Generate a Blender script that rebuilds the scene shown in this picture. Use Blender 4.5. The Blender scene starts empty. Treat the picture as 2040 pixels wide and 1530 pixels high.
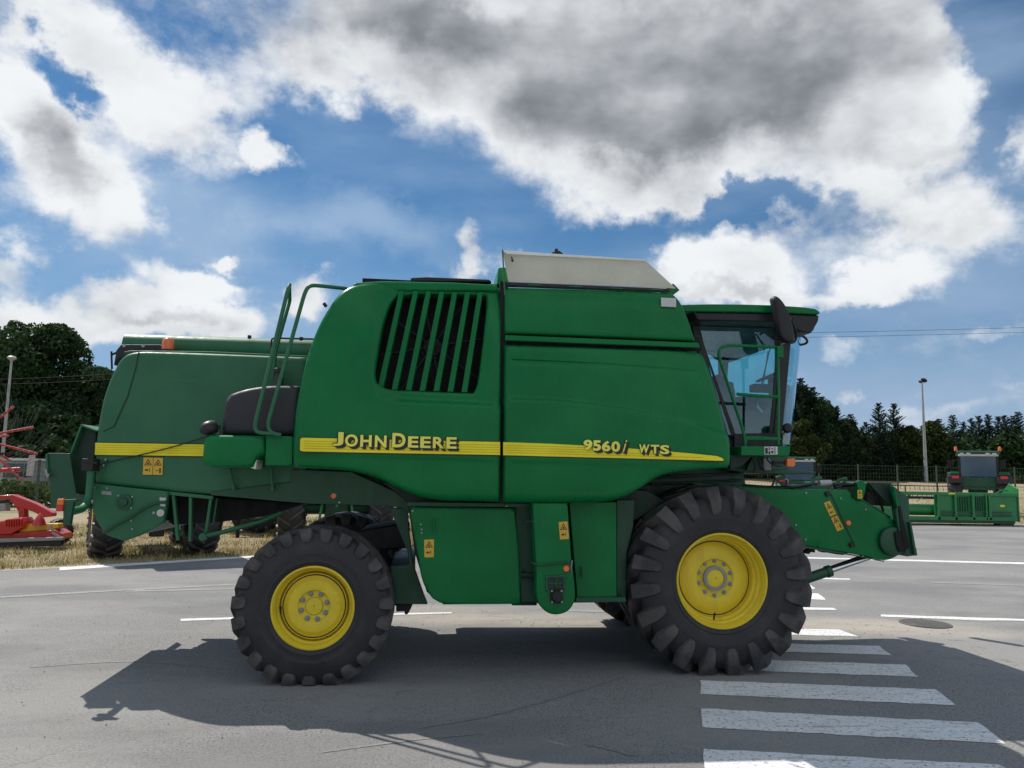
import bpy, bmesh, math, random
import numpy as np
from mathutils import Vector, Matrix
from mathutils.geometry import delaunay_2d_cdt

SC = bpy.context.scene
COL = SC.collection
rnd = random.Random(7)
NR = np.random.default_rng(11)
PI = math.pi
R_ = math.radians

# ------------------------------------------------------------------ camera, sky, sun, exposure
F, CH = 1530.0, 1.85                    # focal length in photo pixels, eye height in metres
YAW, PITCH, ROLL = R_(6.0), R_(6.6), R_(1.1)
FW = Vector((math.sin(YAW)*math.cos(PITCH), math.cos(YAW)*math.cos(PITCH), math.sin(PITCH)))
_rt = Vector((math.cos(YAW), -math.sin(YAW), 0)); _up = _rt.cross(FW)
RT = _rt*math.cos(ROLL) + _up*math.sin(ROLL)
UP = -_rt*math.sin(ROLL) + _up*math.cos(ROLL)
cam_d = bpy.data.cameras.new('camera'); cam = bpy.data.objects.new('camera', cam_d); COL.objects.link(cam)
cam_d.sensor_width = 36.0; cam_d.lens = 36.0*F/2040.0; cam_d.clip_end = 5000; cam_d.clip_start = 0.05
cam.matrix_world = Matrix(((RT.x, UP.x, -FW.x, 0), (RT.y, UP.y, -FW.y, 0), (RT.z, UP.z, -FW.z, CH), (0, 0, 0, 1)))
SC.camera = cam
EYE = Vector((0, 0, CH))

def ray(px, py): return RT*((px-1020)/F) - UP*((py-765)/F) + FW
def W(px, py, Y):
    "point of the vertical plane at depth Y (metres) that lies at a photo position"
    d = ray(px, py); return EYE + d*(Y/d.y)
def G(px, py, Z=0.0):
    d = ray(px, py); return EYE + d*((Z-CH)/d.z)

SUN = Vector((-0.50, 0.55, 1.0)).normalized()           # towards the sun
SC.view_settings.view_transform = 'Standard'; SC.view_settings.look = 'None'
SC.view_settings.exposure = 0.35; SC.view_settings.gamma = 1.0; SC.view_settings.use_curve_mapping = False
sun_d = bpy.data.lights.new('sun', 'SUN'); sun_o = bpy.data.objects.new('sun', sun_d); COL.objects.link(sun_o)
sun_d.energy = 3.6; sun_d.angle = R_(0.5); sun_d.color = (1.0, 0.94, 0.86)
sun_o.rotation_euler = SUN.to_track_quat('Z', 'Y').to_euler()

world = bpy.data.worlds.new('World'); SC.world = world; world.use_nodes = True
WN, WL = world.node_tree.nodes, world.node_tree.links
WN.clear()
def wn(t, **k):
    n = WN.new(t)
    for a, b in k.items():
        if a == 'inp':
            for i, v in b.items(): n.inputs[i].default_value = v
        else: setattr(n, a, b)
    return n
def wmath(op, a, b=None, clamp=False):
    n = WN.new('ShaderNodeMath'); n.operation = op; n.use_clamp = clamp
    for i, v in enumerate((a, b)):
        if v is None: continue
        if isinstance(v, (int, float)): n.inputs[i].default_value = v
        else: WL.new(v, n.inputs[i])
    return n.outputs[0]
def wsmooth(x, lo, hi, a=0.0, b=1.0):
    n = WN.new('ShaderNodeMapRange'); n.interpolation_type = 'SMOOTHSTEP'
    WL.new(x, n.inputs[0])
    for i, v in zip((1, 2, 3, 4), (lo, hi, a, b)): n.inputs[i].default_value = v
    return n.outputs[0]
SKY_STRENGTH = 0.085
sky = wn('ShaderNodeTexSky', sky_type='NISHITA', sun_disc=False)
sky.sun_elevation = math.asin(SUN.z); sky.sun_rotation = math.atan2(SUN.x, SUN.y)
sky.altitude = 50; sky.air_density = 1.0; sky.dust_density = 0.15; sky.ozone_density = 2.0
tc = wn('ShaderNodeTexCoord')
DIR = tc.outputs['Generated']
sep = wn('ShaderNodeSeparateXYZ'); WL.new(DIR, sep.inputs[0])
az = wmath('ARCTAN2', sep.outputs[0], sep.outputs[1])
el = wmath('ARCSINE', sep.outputs[2])
azel = wn('ShaderNodeCombineXYZ')
WL.new(wmath('MULTIPLY', az, 180/PI), azel.inputs[0]); WL.new(wmath('MULTIPLY', el, 180/PI), azel.inputs[1])
# warp the cloud layout so that no outline is a smooth oval
wz = wn('ShaderNodeTexNoise', inp={'Scale': 9.0, 'Detail': 6.0, 'Roughness': 0.6}); WL.new(DIR, wz.inputs['Vector'])
wv = wn('ShaderNodeVectorMath', operation='SUBTRACT'); WL.new(wz.outputs['Color'], wv.inputs[0]); wv.inputs[1].default_value = (.5, .5, .5)
ws = wn('ShaderNodeVectorMath', operation='MULTIPLY'); WL.new(wv.outputs[0], ws.inputs[0]); ws.inputs[1].default_value = (11, 9, 0)
wa = wn('ShaderNodeVectorMath', operation='ADD'); WL.new(azel.outputs[0], wa.inputs[0]); WL.new(ws.outputs[0], wa.inputs[1])
AZEL = wa.outputs[0]
def azel_of(px, py):
    d = ray(px, py).normalized(); return math.degrees(math.atan2(d.x, d.y)), math.degrees(math.asin(d.z))
def blob(px, py, rx, ry, rot=0.0, w=1.0):
    "an oval cloud mass: centre and radii given in photo pixels, stored as azimuth and elevation"
    a, e = azel_of(px, py); a1, _ = azel_of(px+rx, py); _, e1 = azel_of(px, py-ry)
    m = wn('ShaderNodeMapping', vector_type='TEXTURE')
    m.inputs['Location'].default_value = (a, e, 0); m.inputs['Rotation'].default_value = (0, 0, R_(rot))
    m.inputs['Scale'].default_value = (abs(a1-a), abs(e1-e), 1)
    WL.new(AZEL, m.inputs['Vector'])
    l = wn('ShaderNodeVectorMath', operation='LENGTH'); WL.new(m.outputs[0], l.inputs[0])
    return wsmooth(l.outputs['Value'], 1.35, 0.2, 0.0, w)
def total(L, op='ADD'):
    r = L[0]
    for x in L[1:]: r = wmath(op, r, x)
    return r
CLOUDS = [  # px, py, rx, ry, rot, weight
    (1230, 90, 640, 250, -6, 1.0), (1500, 130, 470, 260, 0, 1.0), (1150, 260, 330, 170, -22, .9), (1300, 330, 260, 100, -4, .8),
    (700, 60, 420, 150, -8, .75), (180, 60, 420, 110, -18, .7), (330, 210, 200, 110, -25, .7), (560, 150, 240, 90, 0, .6), (60, 100, 110, 60, 20, .5),
    (110, 320, 190, 150, -30, 1.0), (60, 230, 150, 90, 0, .7), (210, 440, 120, 90, -30, .7), (40, 510, 80, 42, -15, .7),
    (525, 312, 75, 52, -20, .95), (410, 509, 44, 22, 0, .95), (372, 562, 92, 34, -8, 1.0),
    (330, 635, 220, 60, -8, 1.25), (60, 610, 110, 55, -20, 1.0), (210, 665, 300, 40, 0, .8),
    (620, 612, 85, 55, 10, 1.0), (945, 480, 44, 66, -20, .85), (1015, 500, 30, 40, 0, .4),
    (1460, 540, 150, 75, 0, .95), (1380, 500, 70, 50, 0, .6), (1760, 545, 130, 48, 0, .8), (1600, 400, 90, 60, 30, .42), (1560, 580, 200, 30, 0, .5),
    (1770, 320, 150, 100, 10, .9), (1880, 430, 190, 80, -14, .85), (2030, 280, 60, 70, 0, .8), (1840, 170, 110, 180, 0, .6),
    (1690, 790, 42, 24, 0, .5), (1650, 670, 60, 36, 0, .4), (2000, 630, 60, 22, 0, .35), (1900, 800, 200, 30, 5, .3),
    (2500, 300, 420, 180, 0, .7), (-500, 350, 500, 200, 0, .7), (900, -500, 700, 200, 0, .6),
]
GAPS = [(135, 150, 110, 60, 0, .75), (660, 250, 110, 95, -20, .6), (455, 240, 80, 40, 0, .35), (2000, 90, 110, 160, 20, .5), (700, 500, 300, 60, 0, .3), (1250, 480, 160, 50, 0, .35), (30, 25, 40, 40, 0, .4), (1480, 415, 190, 34, 0, .8), (1640, 620, 200, 30, 0, .4), (600, 430, 330, 60, 0, .3)]
cov_layout = total([blob(*c) for c in CLOUDS])
gap_layout = total([blob(*c) for c in GAPS])
cov_layout = wmath('MINIMUM', cov_layout, 1.15)
def sky_noise(offset, scale, detail, rough):
    m = wn('ShaderNodeMapping'); WL.new(DIR, m.inputs['Vector']); m.inputs['Location'].default_value = offset; m.inputs['Scale'].default_value = (1, 1, 1.7)
    n = wn('ShaderNodeTexNoise', inp={'Scale': scale, 'Detail': detail, 'Roughness': rough, 'Lacunarity': 2.1}); WL.new(m.outputs[0], n.inputs['Vector'])
    return n.outputs['Fac']
n_big = sky_noise((3.1, 1.7, 0.4), 5.0, 13.0, 0.63)
n_soft = sky_noise((3.1, 1.7, 0.4), 5.0, 4.0, 0.5)
n_lit = sky_noise((3.1+0.012, 1.7-0.004, 0.4-0.06), 5.0, 4.0, 0.50)
# behind the viewer and overhead: the same broken cumulus, laid out by noise alone
front = wsmooth(sep.outputs[1], -0.1, 0.45)
back = wmath('SUBTRACT', 1.0, front)
n_far = sky_noise((8.0, 2.0, 5.0), 2.2, 4.0, 0.5)
free = wmath('MULTIPLY', wsmooth(n_far, 0.42, 0.62), back)
D0 = wmath('ADD', wmath('SUBTRACT', cov_layout, gap_layout), wmath('MULTIPLY', free, 0.9))
D = wmath('ADD', D0, wmath('MULTIPLY', wmath('SUBTRACT', n_big, 0.5), 2.1))
alpha = wsmooth(D, 0.0, 0.92)
# thick parts turn grey from below
dark_layout = total([blob(*c) for c in [(1180, 80, 520, 230, -4, .85), (1560, 130, 420, 250, 0, .70), (1150, 210, 300, 160, -15, .45), (1350, 260, 260, 90, 0, .55), (110, 310, 120, 85, -30, 1.0), (800, 40, 200, 80, 0, .6), (330, 655, 120, 20, 0, .5), (60, 30, 160, 40, 0, .35), (1800, 290, 110, 50, 0, .45), (1450, 575, 120, 20, 0, .45), (1900, 450, 120, 40, 0, .35), (560, 60, 200, 60, 0, .4), (-400, 300, 400, 120, 0, .6), (2500, 250, 300, 120, 0, .6)]])
relief = wmath('MULTIPLY', wmath('SUBTRACT', n_soft, n_lit), 2.0)
shade = wmath('ADD', wmath('MULTIPLY', wmath('MINIMUM', dark_layout, 1.1), 0.64), wmath('MULTIPLY', wsmooth(D, 0.75, 1.9), 0.20))
shade = wmath('ADD', shade, wmath('MULTIPLY', free, 0.12))
shade = wmath('ADD', shade, wmath('MULTIPLY', wmath('SUBTRACT', sky_noise((1.1, 4.2, 7.7), 3.2, 5.0, 0.55), 0.5), 0.9))
bright = wmath('ADD', wmath('SUBTRACT', 0.76, shade), relief)
bright = wsmooth(bright, -0.42, 0.98)
ccol = wn('ShaderNodeMix', data_type='RGBA'); WL.new(bright, ccol.inputs['Factor'])
ccol.inputs['A'].default_value = (0.150/SKY_STRENGTH, 0.165/SKY_STRENGTH, 0.190/SKY_STRENGTH, 1); ccol.inputs['B'].default_value = (0.70/SKY_STRENGTH, 0.72/SKY_STRENGTH, 0.74/SKY_STRENGTH, 1)
# thin high veil
cz = wn('ShaderNodeMapping'); WL.new(DIR, cz.inputs['Vector']); cz.inputs['Scale'].default_value = (1.6, 2.0, 5.0); cz.inputs['Rotation'].default_value = (0.1, 0.25, 0.1)
veil_n = wn('ShaderNodeTexNoise', inp={'Scale': 1.7, 'Detail': 5.0, 'Roughness': 0.5}); WL.new(cz.outputs[0], veil_n.inputs['Vector'])
veil = wmath('MULTIPLY', wsmooth(veil_n.outputs['Fac'], 0.36, 0.72), 0.60)
band = total([blob(620, 430, 420, 75, -6, 1.0), blob(1950, 740, 260, 60, 5, .5), blob(300, 480, 200, 60, 0, .5)])
veil = wmath('ADD', veil, wmath('MULTIPLY', wmath('MULTIPLY', band, wsmooth(n_soft, 0.25, 0.75)), 0.75), clamp=True)
skyg = wn('ShaderNodeMix', data_type='RGBA', blend_type='MULTIPLY'); skyg.inputs['Factor'].default_value = 1.0
WL.new(sky.outputs[0], skyg.inputs['A']); skyg.inputs['B'].default_value = (0.37, 0.61, 0.74, 1)
skyd = wn('ShaderNodeVectorMath', operation='SCALE'); WL.new(skyg.outputs['Result'], skyd.inputs[0]); skyd.inputs['Scale'].default_value = 1.0
vmix = wn('ShaderNodeMix', data_type='RGBA'); WL.new(veil, vmix.inputs['Factor']); WL.new(skyd.outputs[0], vmix.inputs['A']); vmix.inputs['B'].default_value = (0.30/SKY_STRENGTH, 0.41/SKY_STRENGTH, 0.56/SKY_STRENGTH, 1)
hz = wn('ShaderNodeMix', data_type='RGBA'); WL.new(wsmooth(el, 0.34, 0.0, 0.0, 0.75), hz.inputs['Factor']); WL.new(vmix.outputs['Result'], hz.inputs['A']); hz.inputs['B'].default_value = (0.26/SKY_STRENGTH, 0.345/SKY_STRENGTH, 0.49/SKY_STRENGTH, 1)
cmix = wn('ShaderNodeMix', data_type='RGBA'); WL.new(alpha, cmix.inputs['Factor']); WL.new(hz.outputs['Result'], cmix.inputs['A']); WL.new(ccol.outputs['Result'], cmix.inputs['B'])
bg = wn('ShaderNodeBackground'); WL.new(cmix.outputs['Result'], bg.inputs['Color']); bg.inputs['Strength'].default_value = SKY_STRENGTH
wo = wn('ShaderNodeOutputWorld'); WL.new(bg.outputs[0], wo.inputs['Surface'])
world.cycles.sampling_method = 'MANUAL'; world.cycles.sample_map_resolution = 1024
SC.cycles.max_bounces = 6; SC.cycles.transparent_max_bounces = 12

# ------------------------------------------------------------------ materials
def new_mat(name):
    m = bpy.data.materials.new(name); m.use_nodes = True
    n, l = m.node_tree.nodes, m.node_tree.links
    return m, n, l, n['Principled BSDF']
def mix_node(n, l, fac, a, b, blend='MIX'):
    x = n.new('ShaderNodeMix'); x.data_type = 'RGBA'; x.blend_type = blend
    for k, v in (('Factor', fac), ('A', a), ('B', b)):
        if isinstance(v, (int, float)): x.inputs[k].default_value = v
        elif isinstance(v, tuple): x.inputs[k].default_value = (*v, 1) if len(v) == 3 else v
        else: l.new(v, x.inputs[k])
    return x.outputs['Result']
def noise(n, l, scale, detail=4, rough=.55, stretch=(1, 1, 1), world_pos=True):
    g = n.new('ShaderNodeNewGeometry'); mp = n.new('ShaderNodeMapping'); l.new(g.outputs['Position'], mp.inputs['Vector']); mp.inputs['Scale'].default_value = stretch
    t = n.new('ShaderNodeTexNoise'); t.inputs['Scale'].default_value = scale; t.inputs['Detail'].default_value = detail; t.inputs['Roughness'].default_value = rough
    l.new(mp.outputs[0], t.inputs['Vector']); return t.outputs['Fac']
def ramp(n, l, x, lo, hi, a=0., b=1.):
    r = n.new('ShaderNodeMapRange'); r.interpolation_type = 'SMOOTHSTEP'; l.new(x, r.inputs[0])
    for i, v in zip((1, 2, 3, 4), (lo, hi, a, b)): r.inputs[i].default_value = v
    return r.outputs[0]
def painted(name, col, rough=.3, dust=.25, dustcol=(.20, .18, .14), coat=.3, metal=0., bump=.15, wear=0.0, wearcol=(.09, .055, .035), spec=.5):
    m, n, l, p = new_mat(name)
    d1 = noise(n, l, 1.6, 6, .6); d2 = noise(n, l, 14, 5, .6, (1, 1, .25))
    tone = mix_node(n, l, ramp(n, l, d1, .3, .7), tuple(c*.88 for c in col), tuple(min(1, c*1.1) for c in col))
    mul = n.new('ShaderNodeMath'); mul.operation = 'MULTIPLY'; l.new(ramp(n, l, d1, .42, .75), mul.inputs[0]); l.new(ramp(n, l, d2, .35, .75, 0, dust), mul.inputs[1])
    c = mix_node(n, l, mul.outputs[0], tone, dustcol)
    sc = noise(n, l, 8, 6, .7, (.12, 1, 2.6)); c = mix_node(n, l, ramp(n, l, sc, .60, .74, 0, dust*1.4), c, tuple(min(1, x*1.6+.03) for x in col))
    if wear:
        w1 = noise(n, l, 5.5, 8, .7); c = mix_node(n, l, ramp(n, l, w1, .62, .72, 0, wear), c, wearcol)
    l.new(c, p.inputs['Base Color'])
    l.new(ramp(n, l, d2, .2, .8, rough*.85, min(1, rough*1.35)), p.inputs['Roughness'])
    p.inputs['Specular IOR Level'].default_value = spec
    p.inputs['Metallic'].default_value = metal; p.inputs['Coat Weight'].default_value = coat; p.inputs['Coat Roughness'].default_value = .12
    b = n.new('ShaderNodeBump'); b.inputs['Strength'].default_value = bump; b.inputs['Distance'].default_value = .02
    l.new(noise(n, l, 3.0, 2, .4), b.inputs['Height']); l.new(b.outputs[0], p.inputs['Normal'])
    return m
M = {}
M['green'] = painted('green_paint', (.0022, .165, .042), .26, .05, coat=.04, bump=.08, spec=.22)
M['green_old'] = painted('dusty_green_paint', (.021, .140, .060), .45, .30, (.10, .14, .10), coat=.0, bump=.25)
M['green_frame'] = painted('green_frame_paint', (.008, .078, .034), .45, .35, (.06, .06, .045), coat=.1, bump=.3, wear=.35, wearcol=(.035, .035, .028))
M['green_dark'] = painted('dark_green_paint_and_shade', (.008, .035, .018), .5, .3, (.04, .04, .03), coat=0, bump=.3)  # also stands in for shade on the corner gusset and the filler sheet
M['green_bright'] = painted('bright_green_paint', (.018, .20, .055), .35, .25, coat=.1)
M['yellow'] = painted('yellow_paint', (.82, .62, .035), .42, .50, (.40, .31, .10), coat=.1, wear=.35, wearcol=(.42, .25, .04), spec=.35)
M['decal_yellow'] = painted('yellow_decal', (.98, .82, .035), .5, .03, coat=.0, bump=0, spec=.25)
M['decal_line'] = painted('decal_pinstripe', (.62, .46, .02), .4, .05, coat=.1, bump=0)
M['decal_letter'] = painted('lettering_yellow', (.95, .88, .12), .4, .05, coat=.1, bump=0)
M['decal_black'] = painted('decal_black', (.012, .010, .008), .4, .05, coat=.1, bump=0)
M['sticker'] = painted('sticker_yellow', (.72, .44, .03), .45, .15, coat=.1, bump=0)
M['black'] = painted('black_plastic', (.012, .012, .014), .45, .3, (.06, .055, .05), coat=0, bump=.2)
M['black_metal'] = painted('black_metal', (.014, .014, .015), .55, .4, (.05, .045, .04), coat=0, bump=.3)
M['tank'] = painted('black_tank_plastic', (.028, .027, .034), .5, .5, (.055, .052, .06), coat=0, bump=.5)
M['void'] = painted('black_and_gap_shade', (.006, .006, .006), .8, .1, coat=0)  # near-black, also used to paint shade into gaps, slots and recesses
M['beige'] = painted('galvanised_sheet', (.82, .80, .70), .5, .35, (.50, .47, .40), coat=0, metal=.0, bump=.35)
M['steel'] = painted('steel', (.35, .35, .34), .35, .3, metal=.8, coat=0)
M['chrome'] = painted('chromed_rod', (.75, .76, .78), .12, .0, metal=1., coat=0, bump=0)
M['grey'] = painted('grey_metal', (.28, .29, .30), .5, .3, (.2, .19, .17), coat=0)
M['grey_post'] = painted('galvanised_post', (.36, .38, .38), .5, .2, coat=0, metal=.2)
M['white'] = painted('white_plastic', (.62, .62, .60), .5, .2, coat=0)
M['red'] = painted('red_paint', (.50, .016, .012), .3, .2, coat=.4)
M['implement_yellow'] = painted('implement_yellow', (.75, .42, .03), .4, .3)
M['fence'] = painted('fence_green', (.035, .065, .04), .5, .2, coat=0)
M['seat'] = painted('seat_fabric', (.03, .032, .04), .85, .3, coat=0)
M['concrete'] = painted('concrete', (.34, .33, .31), .85, .4, coat=0, bump=.6)
M['trunk'] = painted('bark', (.05, .04, .03), .9, .4, coat=0, bump=.8)
M['iron'] = painted('cast_iron', (.11, .105, .10), .6, .8, (.26, .24, .20), coat=0)
M['straw'] = painted('straw', (.42, .33, .16), .9, .4, coat=0)

def lens_mat(name, col, emis=0):
    m, n, l, p = new_mat(name); p.inputs['Base Color'].default_value = (*col, 1); p.inputs['Roughness'].default_value = .25; p.inputs['Coat Weight'].default_value = .6
    p.inputs['Subsurface Weight'].default_value = .15; p.inputs['Subsurface Radius'].default_value = (.05, .02, .01)
    return m
M['orange'] = lens_mat('orange_lens', (.85, .17, .02)); M['redlens'] = lens_mat('red_lens', (.60, .03, .02)); M['lampglass'] = lens_mat('lamp_glass', (.55, .56, .56))
M['reflector'] = lens_mat('orange_reflector', (1.0, .20, .02))

def glass_mat(name, tint, gloss=.9, ior=1.5):
    m = bpy.data.materials.new(name); m.use_nodes = True; n, l = m.node_tree.nodes, m.node_tree.links; n.clear()
    t = n.new('ShaderNodeBsdfTransparent'); t.inputs[0].default_value = (*tint, 1)
    g = n.new('ShaderNodeBsdfGlossy'); g.inputs['Roughness'].default_value = .03; g.inputs[0].default_value = (gloss*.80, gloss*.92, gloss*1.05, 1)
    lw = n.new('ShaderNodeLayerWeight'); pw = n.new('ShaderNodeMath'); pw.operation = 'POWER'; l.new(lw.outputs['Facing'], pw.inputs[0]); pw.inputs[1].default_value = 4.0
    f = n.new('ShaderNodeMath'); f.operation = 'MULTIPLY_ADD'; l.new(pw.outputs[0], f.inputs[0]); f.inputs[1].default_value = .85; f.inputs[2].default_value = (ior-1)**2/(ior+1)**2+.035
    x = n.new('ShaderNodeMixShader'); l.new(f.outputs[0], x.inputs[0]); l.new(t.outputs[0], x.inputs[1]); l.new(g.outputs[0], x.inputs[2])
    o = n.new('ShaderNodeOutputMaterial'); l.new(x.outputs[0], o.inputs[0]); return m
M['glass'] = glass_mat('cab_glass', (.66, .90, .93), ior=1.5)
M['windscreen'] = glass_mat('windscreen_glass', (.62, .88, .90), ior=1.55)
M['tractor_glass'] = glass_mat('tractor_glass', (.38, .48, .48), ior=1.75)

def rubber_mat():
    m, n, l, p = new_mat('tyre_rubber')
    a = noise(n, l, 3.2, 6, .65); b = noise(n, l, 22, 5, .6)
    c = mix_node(n, l, ramp(n, l, a, .45, .7, 0, .55), (.021, .021, .024), (.055, .050, .046))
    v = n.new('ShaderNodeAttribute'); v.attribute_name = 'lug'          # dried field dust clings to the lugs
    mu = n.new('ShaderNodeMath'); mu.operation = 'MULTIPLY'; l.new(v.outputs['Fac'], mu.inputs[0]); l.new(ramp(n, l, a, .38, .62, .15, .95), mu.inputs[1])
    c = mix_node(n, l, mu.outputs[0], c, (.092, .082, .076))
    c = mix_node(n, l, ramp(n, l, b, .58, .72, 0, .35), c, (.07, .062, .055))
    l.new(c, p.inputs['Base Color']); p.inputs['Roughness'].default_value = .58; p.inputs['Specular IOR Level'].default_value = .5
    bm = n.new('ShaderNodeBump'); bm.inputs['Strength'].default_value = .35; bm.inputs['Distance'].default_value = .006; l.new(b, bm.inputs['Height']); l.new(bm.outputs[0], p.inputs['Normal'])
    return m
M['rubber'] = rubber_mat()

def asphalt_mat():
    m, n, l, p = new_mat('asphalt')
    fine = noise(n, l, 52, 4, .75); mid = noise(n, l, 11, 6, .7); big = noise(n, l, .55, 6, .6); streak = noise(n, l, .9, 5, .6, (.35, 1.6, 1))
    c = mix_node(n, l, ramp(n, l, fine, .3, .7), (.085, .085, .086), (.37, .365, .355))
    c = mix_node(n, l, ramp(n, l, mid, .40, .66, 0, .55), c, (.29, .285, .275))
    c = mix_node(n, l, ramp(n, l, big, .44, .60, 0, .55), c, (.30, .292, .275))
    c = mix_node(n, l, ramp(n, l, streak, .55, .72, 0, .38), c, (.31, .30, .28))
    # pale dust swept against the zebra and around the drain cover
    g = n.new('ShaderNodeNewGeometry')
    dust = None
    for (px, py, rx, ry, w) in [(1010, 1235, 2.2, .62, .8), (1700, 1245, 1.9, .65, .85), (1380, 1245, 1.6, .5, .8), (880, 1215, 1.2, .4, .5), (1900, 1262, 1.3, .35, .6), (700, 1210, .8, .3, .3)]:
        q = G(px, py); mp = n.new('ShaderNodeMapping'); mp.vector_type = 'TEXTURE'; mp.inputs['Location'].default_value = (q.x, q.y, 0); mp.inputs['Scale'].default_value = (rx, ry, 1)
        mp.inputs['Rotation'].default_value = (0, 0, -.1); l.new(g.outputs['Position'], mp.inputs['Vector'])
        ln = n.new('ShaderNodeVectorMath'); ln.operation = 'LENGTH'; l.new(mp.outputs[0], ln.inputs[0]); r = ramp(n, l, ln.outputs['Value'], 1.25, .25, 0, w)
        if dust is None: dust = r
        else:
            a = n.new('ShaderNodeMath'); a.operation = 'MAXIMUM'; l.new(dust, a.inputs[0]); l.new(r, a.inputs[1]); dust = a.outputs[0]
    dn = noise(n, l, 2.6, 8, .72, (.7, 1.5, 1)); mu = n.new('ShaderNodeMath'); mu.operation = 'MULTIPLY'; l.new(dust, mu.inputs[0]); l.new(ramp(n, l, dn, .3, .55, .45, 1), mu.inputs[1])
    c = mix_node(n, l, mu.outputs[0], c, (.44, .395, .33))
    # broad worn patches and tyre-polished lanes
    wp = noise(n, l, .22, 5, .6, (.6, 1.5, 1)); c = mix_node(n, l, ramp(n, l, wp, .47, .58, 0, .50), c, (.145, .147, .15))
    oil = noise(n, l, 1.7, 4, .5); c = mix_node(n, l, ramp(n, l, oil, .68, .76, 0, .45), c, (.09, .09, .092))
    ck = n.new('ShaderNodeTexVoronoi'); ck.feature = 'DISTANCE_TO_EDGE'; ck.inputs['Scale'].default_value = .42; cw = n.new('ShaderNodeVectorMath'); cw.operation = 'ADD'; gg = n.new('ShaderNodeNewGeometry'); l.new(gg.outputs['Position'], cw.inputs[0])
    nn_ = n.new('ShaderNodeTexNoise'); nn_.inputs['Scale'].default_value = 2.2; nn_.inputs['Detail'].default_value = 6; l.new(gg.outputs['Position'], nn_.inputs['Vector']); l.new(nn_.outputs['Color'], cw.inputs[1]); l.new(cw.outputs[0], ck.inputs['Vector'])
    ckm = n.new('ShaderNodeMath'); ckm.operation = 'MULTIPLY'; l.new(ramp(n, l, ck.outputs['Distance'], .006, .0015, 0, .32), ckm.inputs[0]); l.new(ramp(n, l, big, .46, .60), ckm.inputs[1])
    c = mix_node(n, l, ckm.outputs[0], c, (.055, .053, .05))
    sc_ = noise(n, l, 5.0, 9, .8, (.22, 2.2, 1)); c = mix_node(n, l, ramp(n, l, sc_, .60, .70, 0, .5), c, (.36, .35, .33))
    # scattered dark specks and small crumbs
    vo = n.new('ShaderNodeTexVoronoi'); vo.inputs['Scale'].default_value = 4.5; l.new(g.outputs['Position'], vo.inputs['Vector'])
    c = mix_node(n, l, ramp(n, l, vo.outputs['Distance'], .05, .02, 0, .7), c, (.035, .033, .03))
    vo2 = n.new('ShaderNodeTexVoronoi'); vo2.inputs['Scale'].default_value = 24; l.new(g.outputs['Position'], vo2.inputs['Vector'])
    c = mix_node(n, l, ramp(n, l, vo2.outputs['Distance'], .16, .07, 0, .5), c, (.30, .29, .27))
    l.new(c, p.inputs['Base Color']); p.inputs['Roughness'].default_value = .88; p.inputs['Specular IOR Level'].default_value = .3
    b = n.new('ShaderNodeBump'); b.inputs['Strength'].default_value = .55; b.inputs['Distance'].default_value = .008; l.new(fine, b.inputs['Height']); l.new(b.outputs[0], p.inputs['Normal'])
    return m
M['asphalt'] = asphalt_mat()

def road_paint_mat(name, level, cover):
    m, n, l, p = new_mat(name)
    a = noise(n, l, 30, 6, .7); b = noise(n, l, 3, 6, .65, (.6, 1.4, 1)); k = noise(n, l, 7, 8, .75, (.3, 2.5, 1))
    c = mix_node(n, l, ramp(n, l, b, .3, .7), (level*.88, level*.88, level*.86), (level, level, level*.99))
    c = mix_node(n, l, ramp(n, l, a, cover, cover+.12, 0, .8), c, (.14, .14, .14))
    c = mix_node(n, l, ramp(n, l, k, cover+.02, cover+.1, 0, .6), c, (.18, .175, .165))
    l.new(c, p.inputs['Base Color']); p.inputs['Roughness'].default_value = .75
    bb = n.new('ShaderNodeBump'); bb.inputs['Strength'].default_value = .4; bb.inputs['Distance'].default_value = .006; l.new(noise(n, l, 95, 3, .7), bb.inputs['Height']); l.new(bb.outputs[0], p.inputs['Normal'])
    return m
M['road_white'] = road_paint_mat('road_marking_paint', .84, .53); M['road_faded'] = road_paint_mat('faded_marking_paint', .34, .50)

def grass_ground_mat():
    m, n, l, p = new_mat('dry_grass_ground')
    a = noise(n, l, 1.1, 8, .7); b = noise(n, l, 18, 6, .75); g = noise(n, l, .35, 5, .6)
    c = mix_node(n, l, ramp(n, l, b, .3, .7), (.23, .18, .10), (.44, .37, .24))
    c = mix_node(n, l, ramp(n, l, a, .5, .68, 0, .55), c, (.12, .13, .045))
    c = mix_node(n, l, ramp(n, l, g, .5, .7, 0, .4), c, (.30, .24, .14))
    l.new(c, p.inputs['Base Color']); p.inputs['Roughness'].default_value = .95
    bb = n.new('ShaderNodeBump'); bb.inputs['Strength'].default_value = .8; bb.inputs['Distance'].default_value = .04; l.new(b, bb.inputs['Height']); l.new(bb.outputs[0], p.inputs['Normal'])
    return m
M['ground'] = grass_ground_mat()

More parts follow.
